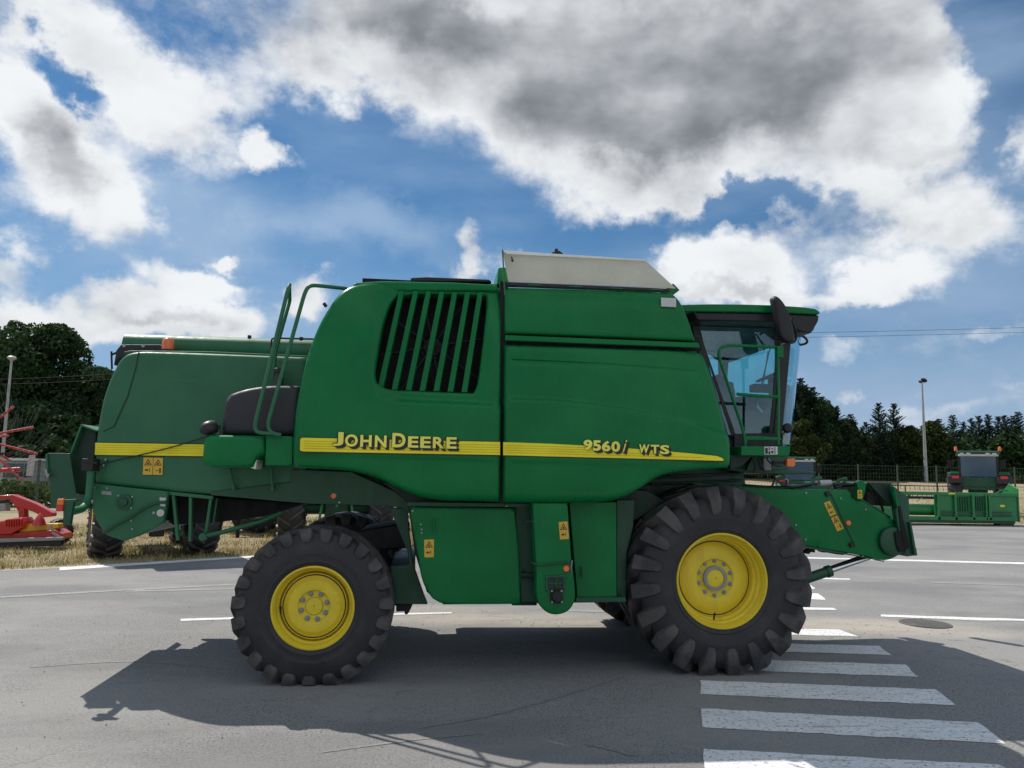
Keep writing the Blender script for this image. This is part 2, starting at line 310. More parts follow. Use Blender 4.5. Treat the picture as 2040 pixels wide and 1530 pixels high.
def leaf_mat(name, dark, light, trans=.25):
    m, n, l, p = new_mat(name)
    g = n.new('ShaderNodeNewGeometry')
    c = mix_node(n, l, g.outputs['Random Per Island'], dark, light)
    c = mix_node(n, l, ramp(n, l, noise(n, l, .5, 3, .5), .35, .65, 0, .4), c, tuple(x*.7 for x in dark))
    l.new(c, p.inputs['Base Color']); p.inputs['Roughness'].default_value = .75; p.inputs['Specular IOR Level'].default_value = .12
    t = n.new('ShaderNodeBsdfTranslucent'); l.new(c, t.inputs[0]); x = n.new('ShaderNodeMixShader'); x.inputs[0].default_value = trans
    l.new(p.outputs[0], x.inputs[1]); l.new(t.outputs[0], x.inputs[2]); l.new(x.outputs[0], n['Material Output'].inputs[0]); return m
M['leaf'] = leaf_mat('broad_leaves', (.020, .048, .018), (.058, .105, .034))
M['leaf_warm'] = leaf_mat('yellowish_leaves', (.028, .045, .012), (.060, .080, .022))
M['needle'] = leaf_mat('cedar_needles', (.016, .038, .026), (.042, .078, .046), .15)
M['hedge'] = leaf_mat('hedge_leaves', (.04, .075, .015), (.13, .17, .04))
M['dry_blade'] = leaf_mat('dry_grass_blades', (.34, .27, .12), (.66, .56, .32), .3)
M['green_blade'] = leaf_mat('green_grass_blades', (.05, .085, .02), (.12, .15, .04), .3)

# ------------------------------------------------------------------ object helpers
def base_of(parent):
    v = Vector((0, 0, 0))
    while parent is not None: v += parent.location; parent = parent.parent
    return v
def thing(name, label, cat, loc, group=None, rotz=0.0):
    o = bpy.data.objects.new(name, None); COL.objects.link(o); o.location = loc; o.rotation_euler = (0, 0, rotz); o.empty_display_size = .2
    o['label'] = label; o['category'] = cat
    if group: o['group'] = group
    return o
def tag(o, label=None, cat=None, group=None, kind=None):
    for k, v in (('label', label), ('category', cat), ('group', group), ('kind', kind)):
        if v: o[k] = v
    return o
def finish(o, smooth=None, bev=0, segs=2):
    me = o.data
    if smooth is not None:
        me.shade_smooth() if smooth >= 180 else me.set_sharp_from_angle(angle=R_(smooth))
        if smooth < 180:
            for p in me.polygons: p.use_smooth = True
            me.set_sharp_from_angle(angle=R_(smooth))
    if bev:
        b = o.modifiers.new('bevel', 'BEVEL'); b.width = bev; b.segments = segs; b.limit_method = 'ANGLE'; b.angle_limit = R_(40); b.use_clamp_overlap = True
        for p in me.polygons: p.use_smooth = True
        b.harden_normals = True
    return o
class MB:
    "collects shapes given in world metres (or local ones when loc is given) into one mesh"
    def __init__(s): s.v, s.f, s.m = [], [], []
    def add(s, verts, faces, mi=0):
        k = len(s.v); s.v += [tuple(x) for x in verts]; s.f += [tuple(i+k for i in f) for f in faces]; s.m += [mi]*len(faces); return s
    def box(s, lo, hi, mi=0, rot=None, piv=None):
        x0, y0, z0 = lo; x1, y1, z1 = hi
        vs = [Vector(p) for p in ((x0, y0, z0), (x1, y0, z0), (x1, y1, z0), (x0, y1, z0), (x0, y0, z1), (x1, y0, z1), (x1, y1, z1), (x0, y1, z1))]
        if rot is not None:
            c = Vector(piv) if piv is not None else sum(vs, Vector())/8
            vs = [c + rot @ (v-c) for v in vs]
        return s.add(vs, [(0, 3, 2, 1), (4, 5, 6, 7), (0, 1, 5, 4), (1, 2, 6, 5), (2, 3, 7, 6), (3, 0, 4, 7)], mi)
    def bar(s, a, b, w, h, mi=0, up=(0, 0, 1)):
        a, b = Vector(a), Vector(b); d = (b-a).normalized(); u = Vector(up)
        if abs(d.dot(u)) > .95: u = Vector((0, 1, 0))
        r = d.cross(u).normalized(); u = r.cross(d)
        vs = [p + r*sx*w/2 + u*sz*h/2 for p in (a, b) for sx, sz in ((-1, -1), (1, -1), (1, 1), (-1, 1))]
        return s.add(vs, [(0, 1, 2, 3), (7, 6, 5, 4), (0, 4, 5, 1), (1, 5, 6, 2), (2, 6, 7, 3), (3, 7, 4, 0)], mi)
    def tube(s, pts, r, n=10, mi=0, smooth=0, r2=None):
        P = [Vector(p) for p in pts]
        if smooth:
            Q = [P[0]]
            for i in range(1, len(P)-1):
                a, b, c = P[i-1], P[i], P[i+1]; la = min(smooth, (b-a).length*.48); lc = min(smooth, (c-b).length*.48)
                p0 = b+(a-b).normalized()*la; p2 = b+(c-b).normalized()*lc
                for k in range(6):
                    t = k/5; Q.append(p0*(1-t)**2 + b*2*t*(1-t) + p2*t*t)
            P = Q+[P[-1]]
        k0 = len(s.v); N = len(P); ref = None
        for i, p in enumerate(P):
            d = (P[min(i+1, N-1)]-P[max(i-1, 0)]).normalized()
            if ref is None:
                ref = Vector((0, 0, 1)) if abs(d.z) < .9 else Vector((1, 0, 0))
            a = d.cross(ref).normalized(); b = a.cross(d).normalized(); ref = b
            rr = r if r2 is None else r+(r2-r)*i/(N-1)
            for j in range(n):
                t = 2*PI*j/n; s.v.append(tuple(p+(a*math.cos(t)+b*math.sin(t))*rr))
        for i in range(N-1):
            for j in range(n):
                q = (j+1) % n; s.f.append((k0+i*n+j, k0+i*n+q, k0+(i+1)*n+q, k0+(i+1)*n+j)); s.m.append(mi)
        s.f.append(tuple(k0+j for j in reversed(range(n)))); s.f.append(tuple(k0+(N-1)*n+j for j in range(n))); s.m += [mi, mi]
        return s
    def lathe(s, prof, c, axis=(0, 1, 0), n=48, mi=0, close=False):
        "prof: (radius, distance along the axis)"
        c = Vector(c); ax = Vector(axis).normalized(); a = ax.orthogonal().normalized(); b = ax.cross(a)
        k0 = len(s.v); K = len(prof)
        for j in range(n):
            t = 2*PI*j/n; u = a*math.cos(t)+b*math.sin(t)
            for r, h in prof: s.v.append(tuple(c+u*r+ax*h))
        for j in range(n):
            q = (j+1) % n
            for i in range(K-1 if not close else K):
                i2 = (i+1) % K
                s.f.append((k0+j*K+i, k0+j*K+i2, k0+q*K+i2, k0+q*K+i)); s.m.append(mi)
        return s
    def prism(s, pts, y0, y1, mi=0):
        "outline of (x, z) points extruded from depth y0 to y1"
        n = len(pts); vs = [(p[0], y0, p[1]) for p in pts]+[(p[0], y1, p[1]) for p in pts]
        ar = sum(pts[i][0]*pts[(i+1) % n][1]-pts[(i+1) % n][0]*pts[i][1] for i in range(n))
        idx = list(range(n)) if ar > 0 else list(reversed(range(n)))
        fs = [tuple(idx), tuple(n+i for i in reversed(idx))]
        for k in range(n):
            i, j = idx[k], idx[(k+1) % n]; fs.append((j, i, n+i, n+j))
        return s.add(vs, fs, mi)
    def build(s, name, mats, parent=None, smooth=None, bev=0, segs=2, local=False, fixn=False):
        base = Vector((0, 0, 0)) if local else base_of(parent)
        me = bpy.data.meshes.new(name); me.from_pydata([(x-base.x, y-base.y, z-base.z) for x, y, z in s.v], [], s.f)
        if not isinstance(mats, (list, tuple)): mats = [mats]
        for m in mats: me.materials.append(m)
        me.polygons.foreach_set('material_index', s.m)
        if fixn:
            bm = bmesh.new(); bm.from_mesh(me); bmesh.ops.recalc_face_normals(bm, faces=bm.faces); bm.to_mesh(me); bm.free()
        me.update(); o = bpy.data.objects.new(name, me); COL.objects.link(o); o.parent = parent
        return finish(o, smooth, bev, segs)
def xz(px, py, Y):
    p = W(px, py, Y); return (p.x, p.z)
def flat(pts, Y): return [xz(x, y, Y) for x, y in pts]
def plate(name, pts, Y, th, mat, parent, bev=.006, segs=2, smooth=None):
    return MB().prism(flat(pts, Y), Y, Y+th).build(name, mat, parent, bev=bev, segs=segs, smooth=smooth)
def resample(P, step, corner=32):
    "closed outline: rounded through its gentle bends, sharp where it turns by more than `corner` degrees"
    n = len(P); P = [Vector(p) for p in P]; sharp = []
    for i in range(n):
        a = (P[i]-P[i-1]).normalized(); b = (P[(i+1) % n]-P[i]).normalized(); sharp.append(math.degrees(a.angle(b)) > corner if a.length and b.length else True)
    out = []
    for i in range(n):
        p1, p2 = P[i], P[(i+1) % n]; p0 = P[i-1] if not sharp[i] else p1*2-p2; p3 = P[(i+2) % n] if not sharp[(i+1) % n] else p2*2-p1
        L = (p2-p1).length; k = max(1, round(L/step))
        d1, d2, d3 = max(1e-6, (p1-p0).length)**.5, max(1e-6, L)**.5, max(1e-6, (p3-p2).length)**.5
        m1 = (p2-p1) + ((p1-p0)/d1 - (p2-p0)/(d1+d2))*d2; m2 = (p2-p1) + ((p3-p2)/d3 - (p3-p1)/(d2+d3))*d2
        for j in range(k):
            t = j/k; out.append(p1*(2*t**3-3*t*t+1)+m1*(t**3-2*t*t+t)+p2*(-2*t**3+3*t*t)+m2*(t**3-t*t))
    return out
def inside(pts, poly):
    x, z = pts[:, 0], pts[:, 1]; r = np.zeros(len(pts), bool); n = len(poly); j = n-1
    for i in range(n):
        xi, zi = poly[i]; xj, zj = poly[j]
        c = ((zi > z) != (zj > z)); 
        with np.errstate(divide='ignore', invalid='ignore'):
            r ^= c & (x < (xj-xi)*(z-zi)/(zj-zi+1e-12)+xi)
        j = i
    return r
def dist_to(pts, poly):
    d = np.full(len(pts), 1e9); n = len(poly)
    for i in range(n):
        a = poly[i]; b = poly[(i+1) % n]; ab = b-a; t = np.clip(((pts-a)@ab)/max(1e-12, ab@ab), 0, 1); d = np.minimum(d, np.hypot(*(pts-a-t[:, None]*ab).T))
    return d
def seg_d(x, z, line):
    d = np.full(x.shape, 1e9); s = np.zeros(x.shape)
    for (ax, az_), (bx, bz) in zip(line, line[1:]):
        vx, vz = bx-ax, bz-az_; L = math.hypot(vx, vz); t = np.clip(((x-ax)*vx+(z-az_)*vz)/L**2, 0, 1); px, pz = x-ax-t*vx, z-az_-t*vz
        dd = np.hypot(px, pz); sg = np.sign(vx*(z-az_)-vz*(x-ax)); m = dd < d; d = np.where(m, dd, d); s = np.where(m, sg, s)
    return d, s
def resample_open(line, step):
    P = []
    for a, b in zip(line, line[1:]):
        k = max(1, int(math.hypot(b[0]-a[0], b[1]-a[1])/step))
        for j in range(k): P.append((a[0]+(b[0]-a[0])*j/k, a[1]+(b[1]-a[1])*j/k))
    P.append(line[-1]); return np.array(P)
def pressed_panel(name, outline, Y, mat, parent, rnd_=.05, step=.06, hole=None, hole_r=.03, fn=None, th=.03, corner=32, estep=.04, creases=()):
    "a pressed sheet-metal cover: rolled edges, an optional opening and any creases given by fn(x, z) in metres of depth"
    poly = np.array([tuple(v) for v in resample(flat(outline, Y), estep, corner)])
    hp = None if hole is None else np.array([tuple(v) for v in resample(flat(hole, Y), estep*.7, corner)])
    lo, hi = poly.min(0), poly.max(0)
    gx, gz = np.meshgrid(np.arange(lo[0], hi[0], step), np.arange(lo[1], hi[1], step*.8)); g = np.c_[gx.ravel(), gz.ravel()]
    g[:, 0] += (np.round((g[:, 1]-lo[1])/(step*.8)) % 2)*step*.5
    g = g[inside(g, poly)]; g = g[dist_to(g, poly) > rnd_*1.15]
    if hp is not None: g = g[~inside(g, hp)]; g = g[dist_to(g, hp) > hole_r*1.2]
    extra = []
    for line, width in creases:          # finer rows of points where the sheet is folded
        d_, s_ = seg_d(g[:, 0], g[:, 1], line); g = g[d_ > width*.75]
        L_ = resample_open(line, .045)
        for fr in (-.6, -.42, -.25, -.08, .08, .25, .42, .6):
            q = L_.copy(); t = np.gradient(L_, axis=0); nn = np.c_[-t[:, 1], t[:, 0]]; nn /= np.linalg.norm(nn, axis=1)[:, None]; q = q+nn*width*fr
            q = q[inside(q, poly)]; q = q[dist_to(q, poly) > rnd_*1.1]
            if hp is not None: q = q[~inside(q, hp)]; q = q[dist_to(q, hp) > hole_r*1.1]
            extra.append(q)
    def rings(pl, r, sgn):
        n = len(pl); area = sum(pl[i][0]*pl[(i+1) % n][1]-pl[(i+1) % n][0]*pl[i][1] for i in range(n)); s = 1 if area > 0 else -1
        for fr in (.1, .3, .6, 1.0):
            t = np.roll(pl, -1, 0)-np.roll(pl, 1, 0); nn = np.c_[-t[:, 1], t[:, 0]]*s*sgn; nn /= np.linalg.norm(nn, axis=1)[:, None]+1e-9
            q = pl+nn*r*fr; q = q[dist_to(q, pl) > r*fr*.93]; extra.append(q)
    rings(poly, rnd_, 1)
    if hp is not None: rings(hp, hole_r, -1)
    allp = [poly]; edges = [(i, (i+1) % len(poly)) for i in range(len(poly))]
    if hp is not None:
        k = len(poly); allp.append(hp); edges += [(k+i, k+(i+1) % len(hp)) for i in range(len(hp))]
    pts = np.vstack(allp+extra+[g])
    vo, eo, fo, ov, oe, of = delaunay_2d_cdt([Vector(p) for p in pts], edges, [], 0, 1e-5)
    V = np.array([tuple(v) for v in vo]); Fc = [f for f in fo]
    cen = np.array([V[list(f)].mean(0) for f in Fc]); ok = inside(cen, poly)
    if hp is not None: ok &= ~inside(cen, hp)
    d = dist_to(V, poly); y = np.where(d < rnd_, rnd_*(1-np.sqrt(np.clip(1-(1-d/rnd_)**2, 0, 1))), 0)
    if hp is not None:
        d2 = dist_to(V, hp); y += np.where(d2 < hole_r, hole_r*(1-np.sqrt(np.clip(1-(1-d2/hole_r)**2, 0, 1))), 0)
    if fn is not None: y = y+fn(V[:, 0], V[:, 1])
    y += Y
    b = MB(); b.add([(V[i, 0], y[i], V[i, 1]) for i in range(len(V))], [])
    for f, o_ in zip(Fc, ok):
        if o_: 
            p = V[list(f)]; a = (p[1]-p[0])[0]*(p[2]-p[0])[1]-(p[1]-p[0])[1]*(p[2]-p[0])[0]
            b.f.append(tuple(f) if a > 0 else tuple(reversed(f))); b.m.append(0)
    # folded rim going back
    from collections import Counter
    ec = Counter(); od = {}
    for f in b.f:
        for i in range(len(f)):
            e = (f[i], f[(i+1) % len(f)]); ec[tuple(sorted(e))] += 1; od[tuple(sorted(e))] = e
    bd = [od[e] for e, c in ec.items() if c == 1]; back = {}
    for e in bd:
        for v in e:
            if v not in back:
                x_, y_, z_ = b.v[v]; back[v] = len(b.v); b.v.append((x_, y_+th, z_))
    for a_, c_ in bd: b.f.append((c_, a_, back[a_], back[c_])); b.m.append(0)
    return b.build(name, mat, parent, smooth=50)
def text_piece(txt, x0, z0, x1, z1, y, depth, slope, shear=0.0, bold=.02):
    "letters as solid geometry fitted into a box on the plane of a panel; returns vertices and faces"
    cu = bpy.data.curves.new('letters', 'FONT'); cu.body = txt; cu.offset = bold; cu.extrude = .5; cu.resolution_u = 4; cu.shear = shear; cu.fill_mode = 'FRONT'
    o = bpy.data.objects.new('letters', cu); COL.objects.link(o); bpy.context.view_layer.update()
    me = o.evaluated_get(bpy.context.evaluated_depsgraph_get()).to_mesh(); V = np.array([tuple(v.co) for v in me.vertices]); Fs = [tuple(p.vertices) for p in me.polygons]
    o.to_mesh_clear(); bpy.data.objects.remove(o); bpy.data.curves.remove(cu)
    lo, hi = V.min(0), V.max(0); u = (V[:, 0]-lo[0])/(hi[0]-lo[0]); v = (V[:, 1]-lo[1])/(hi[1]-lo[1])
    X = x0+u*(x1-x0); Z = z0+v*(z1-z0)+slope*(X-x0); Yc = y-(V[:, 2]+.5)*depth
    return [(X[i], Yc[i], Z[i]) for i in range(len(V))], Fs

# ------------------------------------------------------------------ setting: ground, asphalt, markings
def terrain(x, y):
    "flat yard; beyond the right-hand fence the verge climbs to a low embankment"
    side = 1/(1+math.exp(-(x+2)/4.0)); t = min(1, max(0, (y-35)/29)); return side*1.75*t*t*(3-2*t)
def ground_sheet():
    xs = sorted(set([-900, -500, -300, -200, -140]+list(range(-100, 141, 5))+[180, 260, 400, 600, 900]))
    ys = sorted(set([-300, -120, -50, -20]+list(range(-10, 121, 4))+[140, 180, 260, 400, 700, 1200, 2000]))
    vs = [(x, y, terrain(x, y)-.004) for y in ys for x in xs]; n = len(xs)
    fs = [(j*n+i, j*n+i+1, (j+1)*n+i+1, (j+1)*n+i) for j in range(len(ys)-1) for i in range(n-1)]
    o = MB().add(vs, fs).build('ground', M['ground'], None, smooth=180); o['kind'] = 'structure'
ground_sheet()
EDGE = [(-70, -28.5), (-6.75, 14.85), (-3.75, 16.9), (8.0, 24.9), (16.5, 30.2), (20, 31.6), (26, 31.9), (60, 31.0), (110, 28)]
def edge_y(x):
    for (a, b), (c, d) in zip(EDGE, EDGE[1:]):
        if a <= x <= c: return b+(d-b)*(x-a)/(c-a)
    return -999 if x < EDGE[0][0] else EDGE[-1][1]
er = random.Random(3); edge = []
for (a, b), (c, d) in zip(EDGE, EDGE[1:]):
    k = max(1, int(math.hypot(c-a, d-b)/.35))
    for j in range(k):
        t = j/k; edge.append((a+(c-a)*t, b+(d-b)*t+er.uniform(-.03, .03)))
edge.append(EDGE[-1])
b = MB(); out = [(-70, -60, .0)]+[(x, y, .0) for x, y in edge]+[(110, -60, .0)]
n = len(out); low = [(x, y, -.06) for x, y, z in out]
b.add(out+low, [tuple(reversed(range(n)))]+[(i, i+1, n+i+1, n+i) for i in range(n-1)])
o = b.build('asphalt_yard', M['asphalt'], None); o['kind'] = 'structure'

road = bpy.data.objects.new('road_markings', None); COL.objects.link(road); road['kind'] = 'structure'
def marking(name, px, mat='road_white', z=.004, jag=.012):
    P = [G(x, y, z) for x, y in px]; P = [Vector((p.x, p.y)) for p in P]; Q = []
    for i in range(len(P)):
        a, c = P[i], P[(i+1) % len(P)]; k = max(1, int((c-a).length/.12)); nn = Vector((-(c-a).y, (c-a).x)).normalized()
        for j in range(k): Q.append(a+(c-a)*j/k+nn*er.uniform(-jag, jag)*(j > 0))
    area = sum(Q[i].x*Q[(i+1) % len(Q)].y-Q[(i+1) % len(Q)].x*Q[i].y for i in range(len(Q)))
    idx = list(range(len(Q))); idx = idx if area > 0 else idx[::-1]
    MB().add([(q.x, q.y, z) for q in Q], [tuple(idx)]).build(name, M[mat], road)
for q in [[(1560, 1252), (1672, 1254), (1712, 1268), (1560, 1264)],
          [(1395, 1277.5), (1752, 1286.5), (1776, 1305), (1395, 1293)],
          [(1396, 1310), (1805, 1324), (1830, 1348.5), (1396, 1331.5)],
          [(1394.5, 1355), (1864, 1373), (1904, 1405), (1395.5, 1382)],
          [(1397, 1411), (1949, 1439), (2003, 1481.5), (1398.5, 1448.5)],
          [(1402, 1491.5), (1990, 1523), (2110, 1588), (1404, 1540)],
          [(1407, 1590), (2160, 1640), (2260, 1700), (1410, 1660)]]:
    marking('zebra_stripe', q)
marking('road_line', [(118, 1130.5), (500, 1107.5), (720, 1096), (720, 1098), (500, 1110.5), (118, 1136)])
marking('road_line', [(0, 1188), (190, 1177), (480, 1162), (480, 1164.5), (190, 1180), (0, 1191)], 'road_faded')
marking('road_line', [(250, 1176), (520, 1171), (520, 1173), (250, 1179)], 'road_faded')
marking('road_line', [(360, 1232.5), (520, 1228), (900, 1219), (900, 1222), (520, 1231.5), (360, 1237)])
marking('road_line', [(1590, 1109.5), (2060, 1121), (2060, 1124.5), (1590, 1112)])
marking('road_line', [(1590, 1150), (1693, 1152.5), (1693, 1155), (1590, 1152.5)])
marking('road_line', [(1855, 1159), (2060, 1166), (2060, 1168), (1855, 1161)], 'road_faded')
marking('road_arrow', [(1600, 1158), (1622, 1170), (1624, 1173), (1600, 1173)])
marking('road_arrow', [(1598, 1182), (1630, 1182), (1644, 1193), (1644, 1195), (1598, 1193)])
marking('road_line', [(1590, 1210), (1660, 1211), (1668, 1215), (1590, 1214.5)])
marking('road_line', [(1755, 1224), (1940, 1230), (2060, 1233.5), (2060, 1237), (1940, 1235.5), (1755, 1228)])
marking('road_line', [(1130, 1214), (1230, 1216), (1230, 1220), (1130, 1218)], 'road_faded')
ev = []; ef = []
for i in range(0, len(edge)):
    x, y = edge[i]; w1 = .18+er.random()*.22; ev += [(x+.10, y-.12-er.random()*.05, .0035), (x-.05, y+.02, .0035), (x-w1*.6, y+w1, .002)]
for i in range(len(edge)-1):
    for k in (0, 1): ef.append((3*i+k, 3*i+3+k, 3*i+4+k, 3*i+1+k))
M['gravel'] = painted('verge_gravel', (.33, .30, .25), .95, .6, (.42, .38, .32), coat=0, bump=.9)
o = MB().add(ev, ef).build('gravel_edge', M['gravel'], None); o['kind'] = 'structure'
M['scuff_and_sun'] = road_paint_mat('scuff_dust_and_sun_streak', .27, .47)  # pale scuff dust, also the colour of the painted sun streak
def arc(name, pts, w):
    P = [Vector(G(x, y)[:2]) for x, y in pts]; Q = []
    for i in range(len(P)-1):
        for j in range(8):
            t = j/8; p0 = P[max(i-1, 0)]; p1, p2 = P[i], P[i+1]; p3 = P[min(i+2, len(P)-1)]
            Q.append(.5*((2*p1)+(p2-p0)*t+(2*p0-5*p1+4*p2-p3)*t*t+(3*p1-p0-3*p2+p3)*t**3))
    Q.append(P[-1]); vs, fs = [], []
    for i, q in enumerate(Q):
        d = (Q[min(i+1, len(Q)-1)]-Q[max(i-1, 0)]).normalized(); n_ = Vector((-d.y, d.x))*w*(.5+.5*math.sin(PI*i/(len(Q)-1)))*(.7+.6*er.random()); vs += [(q.x-n_.x, q.y-n_.y, .0032), (q.x+n_.x, q.y+n_.y, .0032)]
    for i in range(len(Q)-1): fs.append((2*i, 2*i+2, 2*i+3, 2*i+1))
    MB().add(vs, fs).build(name, M['scuff_and_sun'], road)
arc('tyre_scuff_and_sun_streak', [(830, 1452), (980, 1425), (1110, 1390), (1240, 1350)], .018)
arc('tyre_scuff_and_sun_streak', [(60, 1330), (260, 1318), (420, 1330)], .02)
arc('tyre_scuff_and_sun_streak', [(640, 1500), (820, 1475), (960, 1462)], .016)
arc('tyre_scuff_and_sun_streak', [(1165, 1483), (1215, 1493), (1262, 1506)], .020)  # this one is a streak of sunlight painted inside the machine's shadow
# iron drain cover: ring and bars
dc = G(1843, 1243); drain = thing('drain_cover', 'round cast iron drain cover set in the dusty asphalt beside the white line', 'drain cover', (dc.x, dc.y, 0))
MB().lathe([(.31, .001), (.31, .012), (.27, .012), (.27, .001)], dc, (0, 0, 1), 40).build('frame_ring', M['iron'], drain)
MB().lathe([(.001, .0), (.265, .0), (.265, .0035), (.001, .0035)], dc, (0, 0, 1), 32).build('dark_well', M['void'], drain)
for i in range(-4, 5):
    x = i*.056; h = math.sqrt(.27**2-x*x)
    MB().box((dc.x+x-.018, dc.y-h, .003), (dc.x+x+.018, dc.y+h, .014)).build('grate_bar', M['iron'], drain)

sr = np.random.default_rng(77); m = MB(); M['grit'] = painted('loose_grit', (.26, .24, .21), .9, .5, (.36, .33, .28), coat=0)
spots_ = [(1700, 1255, 1.6, .5, 500), (1050, 1240, 2.2, .6, 400), (700, 1440, 3.0, .9, 260), (300, 1250, 2.5, 1.4, 260), (1750, 1420, 1.6, .8, 160), (1850, 1150, 3.0, 2.0, 160)]
for px, py, rx, ry, k in spots_:
    q = G(px, py)
    for _ in range(k):
        x, y = q.x+sr.normal()*rx, q.y+sr.normal()*ry; s = .003+.006*sr.random()**3
        if y > edge_y(x)-.1: continue
        a, b, c = s*(.7+.6*sr.random()), s*(.7+.6*sr.random()), s*.6
        m.add([(x-a, y, .003), (x+a, y, .003), (x, y-b, .003), (x, y+b, .003), (x, y, .003+2*c)], [(0, 2, 4), (2, 1, 4), (1, 3, 4), (3, 0, 4)])
o = m.build('loose_grit', M['grit'], None); tag(o, 'small loose stones scattered over the asphalt yard', 'grit', kind='stuff')

# ------------------------------------------------------------------ the combine
YP = 6.95                       # outer face of the side covers
YF = 10.15                      # far side
c0 = W(1020, 1300, 8.55)
comb = thing('combine_harvester', 'large green combine harvester with yellow stripe and yellow wheels parked side-on in the foreground', 'combine harvester', (c0.x, 8.55, 0))
def zc(px, py, Y=YP): return W(px, py, Y).z
def xc(px, py, Y=YP): return W(px, py, Y).x
L0 = zc(800, 780); 
rearpanel = [(580, 928), (580, 905), (583, 850), (590, 800), (598, 760), (607, 720), (620, 680), (637, 640), (655, 608), (672, 583), (692, 567), (720, 558), (750, 555), (800, 554.5), (900, 558), (1001, 564), (998.5, 780), (996, 1001), (940, 999), (880, 997), (830, 988), (790, 971), (750, 952), (700, 939), (640, 934), (590, 931)]
ridgeA = [xz(x, y, YP) for x, y in ((745, 786), (775, 796), (820, 799), (900, 802), (1001, 807))]
def step_relief(x, z, line, width, depth):
    "a soft shelf: above the line the sheet lies deeper"
    d, s = seg_d(x, z, line); q = np.clip(.5+s*d/width, 0, 1); return depth*q*q*(3-2*q)
lowA = [xz(x, y, YP) for x, y in ((584, 906), (700, 909), (850, 913), (1000, 919))]
def fnA(x, z):
    x0, x1 = xc(582, 800), xc(1000, 800); zt, zb = zc(800, 555), zc(800, 1000)
    u = (x-x0)/(x1-x0); v = (z-zb)/(zt-zb)
    y = .05*np.clip((u*-1+.25)/.25, 0, 1)**2 + .10*np.clip((v-.72)/.28, 0, 1)**2 - .02*np.sin(np.clip(v, 0, 1)*PI)
    fade = np.clip((x-xc(740, 790))/.25, 0, 1)
    y += step_relief(x, z, ridgeA, .07, .055)*fade
    y += step_relief(x, z, lowA, .05, -.014)+.014
    y += .045*np.clip((zc(800, 960)-z)/.20, 0, 1)**2
    return y
louvre = [(791, 586), (830, 580), (900, 580.5), (970, 583), (971, 600), (962, 690), (950, 770), (944, 782), (900, 780.5), (820, 777), (768, 773), (750, 762), (747, 745), (753, 700), (762, 650), (772, 615), (781, 596)]
pressed_panel('engine_side_cover', rearpanel, YP, M['green'], comb, .055, .07, louvre, .035, fnA, th=.10, creases=[(ridgeA, .07), (lowA, .05)])
# louvre slats, recess walls and the rotary screen behind
Yl = YP+.02
for (xt, xb) in zip((800, 828, 853.5, 880, 906, 931.5, 956.5), (757.5, 786, 814, 841.5, 869.5, 897.5, 925.5)):
    yt = 579+(xt-800)*.02; yb = 776+(xb-757)*.035
    a1, a2, b1, b2 = W(xt-5, yt, Yl+.06), W(xt+5, yt, Yl+.06), W(xb-6.5, yb, Yl+.06), W(xb+5, yb, Yl+.06)
    m = MB(); d = Vector((.008, .06, 0))
    m.add([b1, b2, a2, a1, b1+d, b2+d, a2+d, a1+d], [(0, 1, 2, 3), (7, 6, 5, 4), (0, 4, 5, 1), (1, 5, 6, 2), (2, 6, 7, 3), (3, 7, 4, 0)])
    m.build('louvre_slat', M['green'], comb, bev=.006)
cx = W(862, 690, YP+.36); scr = MB().lathe([(.001, 0), (.13, 0), (.13, .03), (.60, .05), (.60, .10), (.001, .10)], cx, (0, 1, 0), 40).build('cooling_screen', M['void'], comb, smooth=40)
m = MB()
for k in range(8):
    t = k*PI/4+.2; m.bar(cx+Vector((0, -.01, 0)), cx+Vector((math.cos(t)*.62, .02, math.sin(t)*.62)), .012, .012)
m.lathe([(.10, -.03), (.10, .0), (.001, -.035)], cx, (0, 1, 0), 24)
m.build('screen_spokes', M['black'], scr)
m = MB(); q0, q1 = W(742, 575, YP+.5), W(985, 795, YP+.5)
m.box((q0.x-.1, YP+.50, q1.z-.1), (q1.x+.1, YP+.53, q0.z+.1))
m.build('screen_housing', M['void'], comb)

# front side covers: upper (grain tank) and lower, with the narrow groove between
upper = [(1007, 566), (1180, 571.5), (1335, 578), (1349, 581), (1358, 592), (1375, 632), (1391, 677), (1200, 668.5), (1006.5, 661.5)]
def fnU(x, z): return .05+.06*np.clip((z-zc(1150, 620))/.25, 0, 1)**2
pressed_panel('grain_tank_cover', upper, YP, M['green'], comb, .035, .08, None, .03, fnU, th=.12)
plate('panel_gap', [(1006, 655), (1391, 672), (1398, 699), (1006, 690)], YP+.135, .02, M['void'], comb, bev=0)  # black sheet paints the shade lines along the groove
plate('panel_groove_band', [(1006, 667), (1392.5, 682.5), (1395.5, 693), (1006, 678)], YP+.050, .05, M['green'], comb, bev=.010)
lower = [(1006, 683.5), (1200, 690), (1397, 699), (1409, 703), (1417, 720), (1428, 752), (1442, 795), (1453, 830), (1461, 865), (1465, 900), (1464, 926), (1459, 932), (1420, 934), (1370, 938), (1335, 943), (1305, 954), (1278, 973), (1245, 991), (1205, 1000), (1150, 1002.5), (1080, 1003), (1003, 1002), (1004, 850)]
swoosh = [xz(x, y, YP) for x, y in ((1003, 794), (1090, 796), (1180, 804), (1280, 819), (1380, 842), (1462, 866))]
crease = [xz(x, y, YP) for x, y in ((1022, 714), (1200, 722), (1390, 737))]
lowB = [xz(x, y, YP) for x, y in ((1002, 919), (1200, 924), (1330, 929), (1464, 929))]
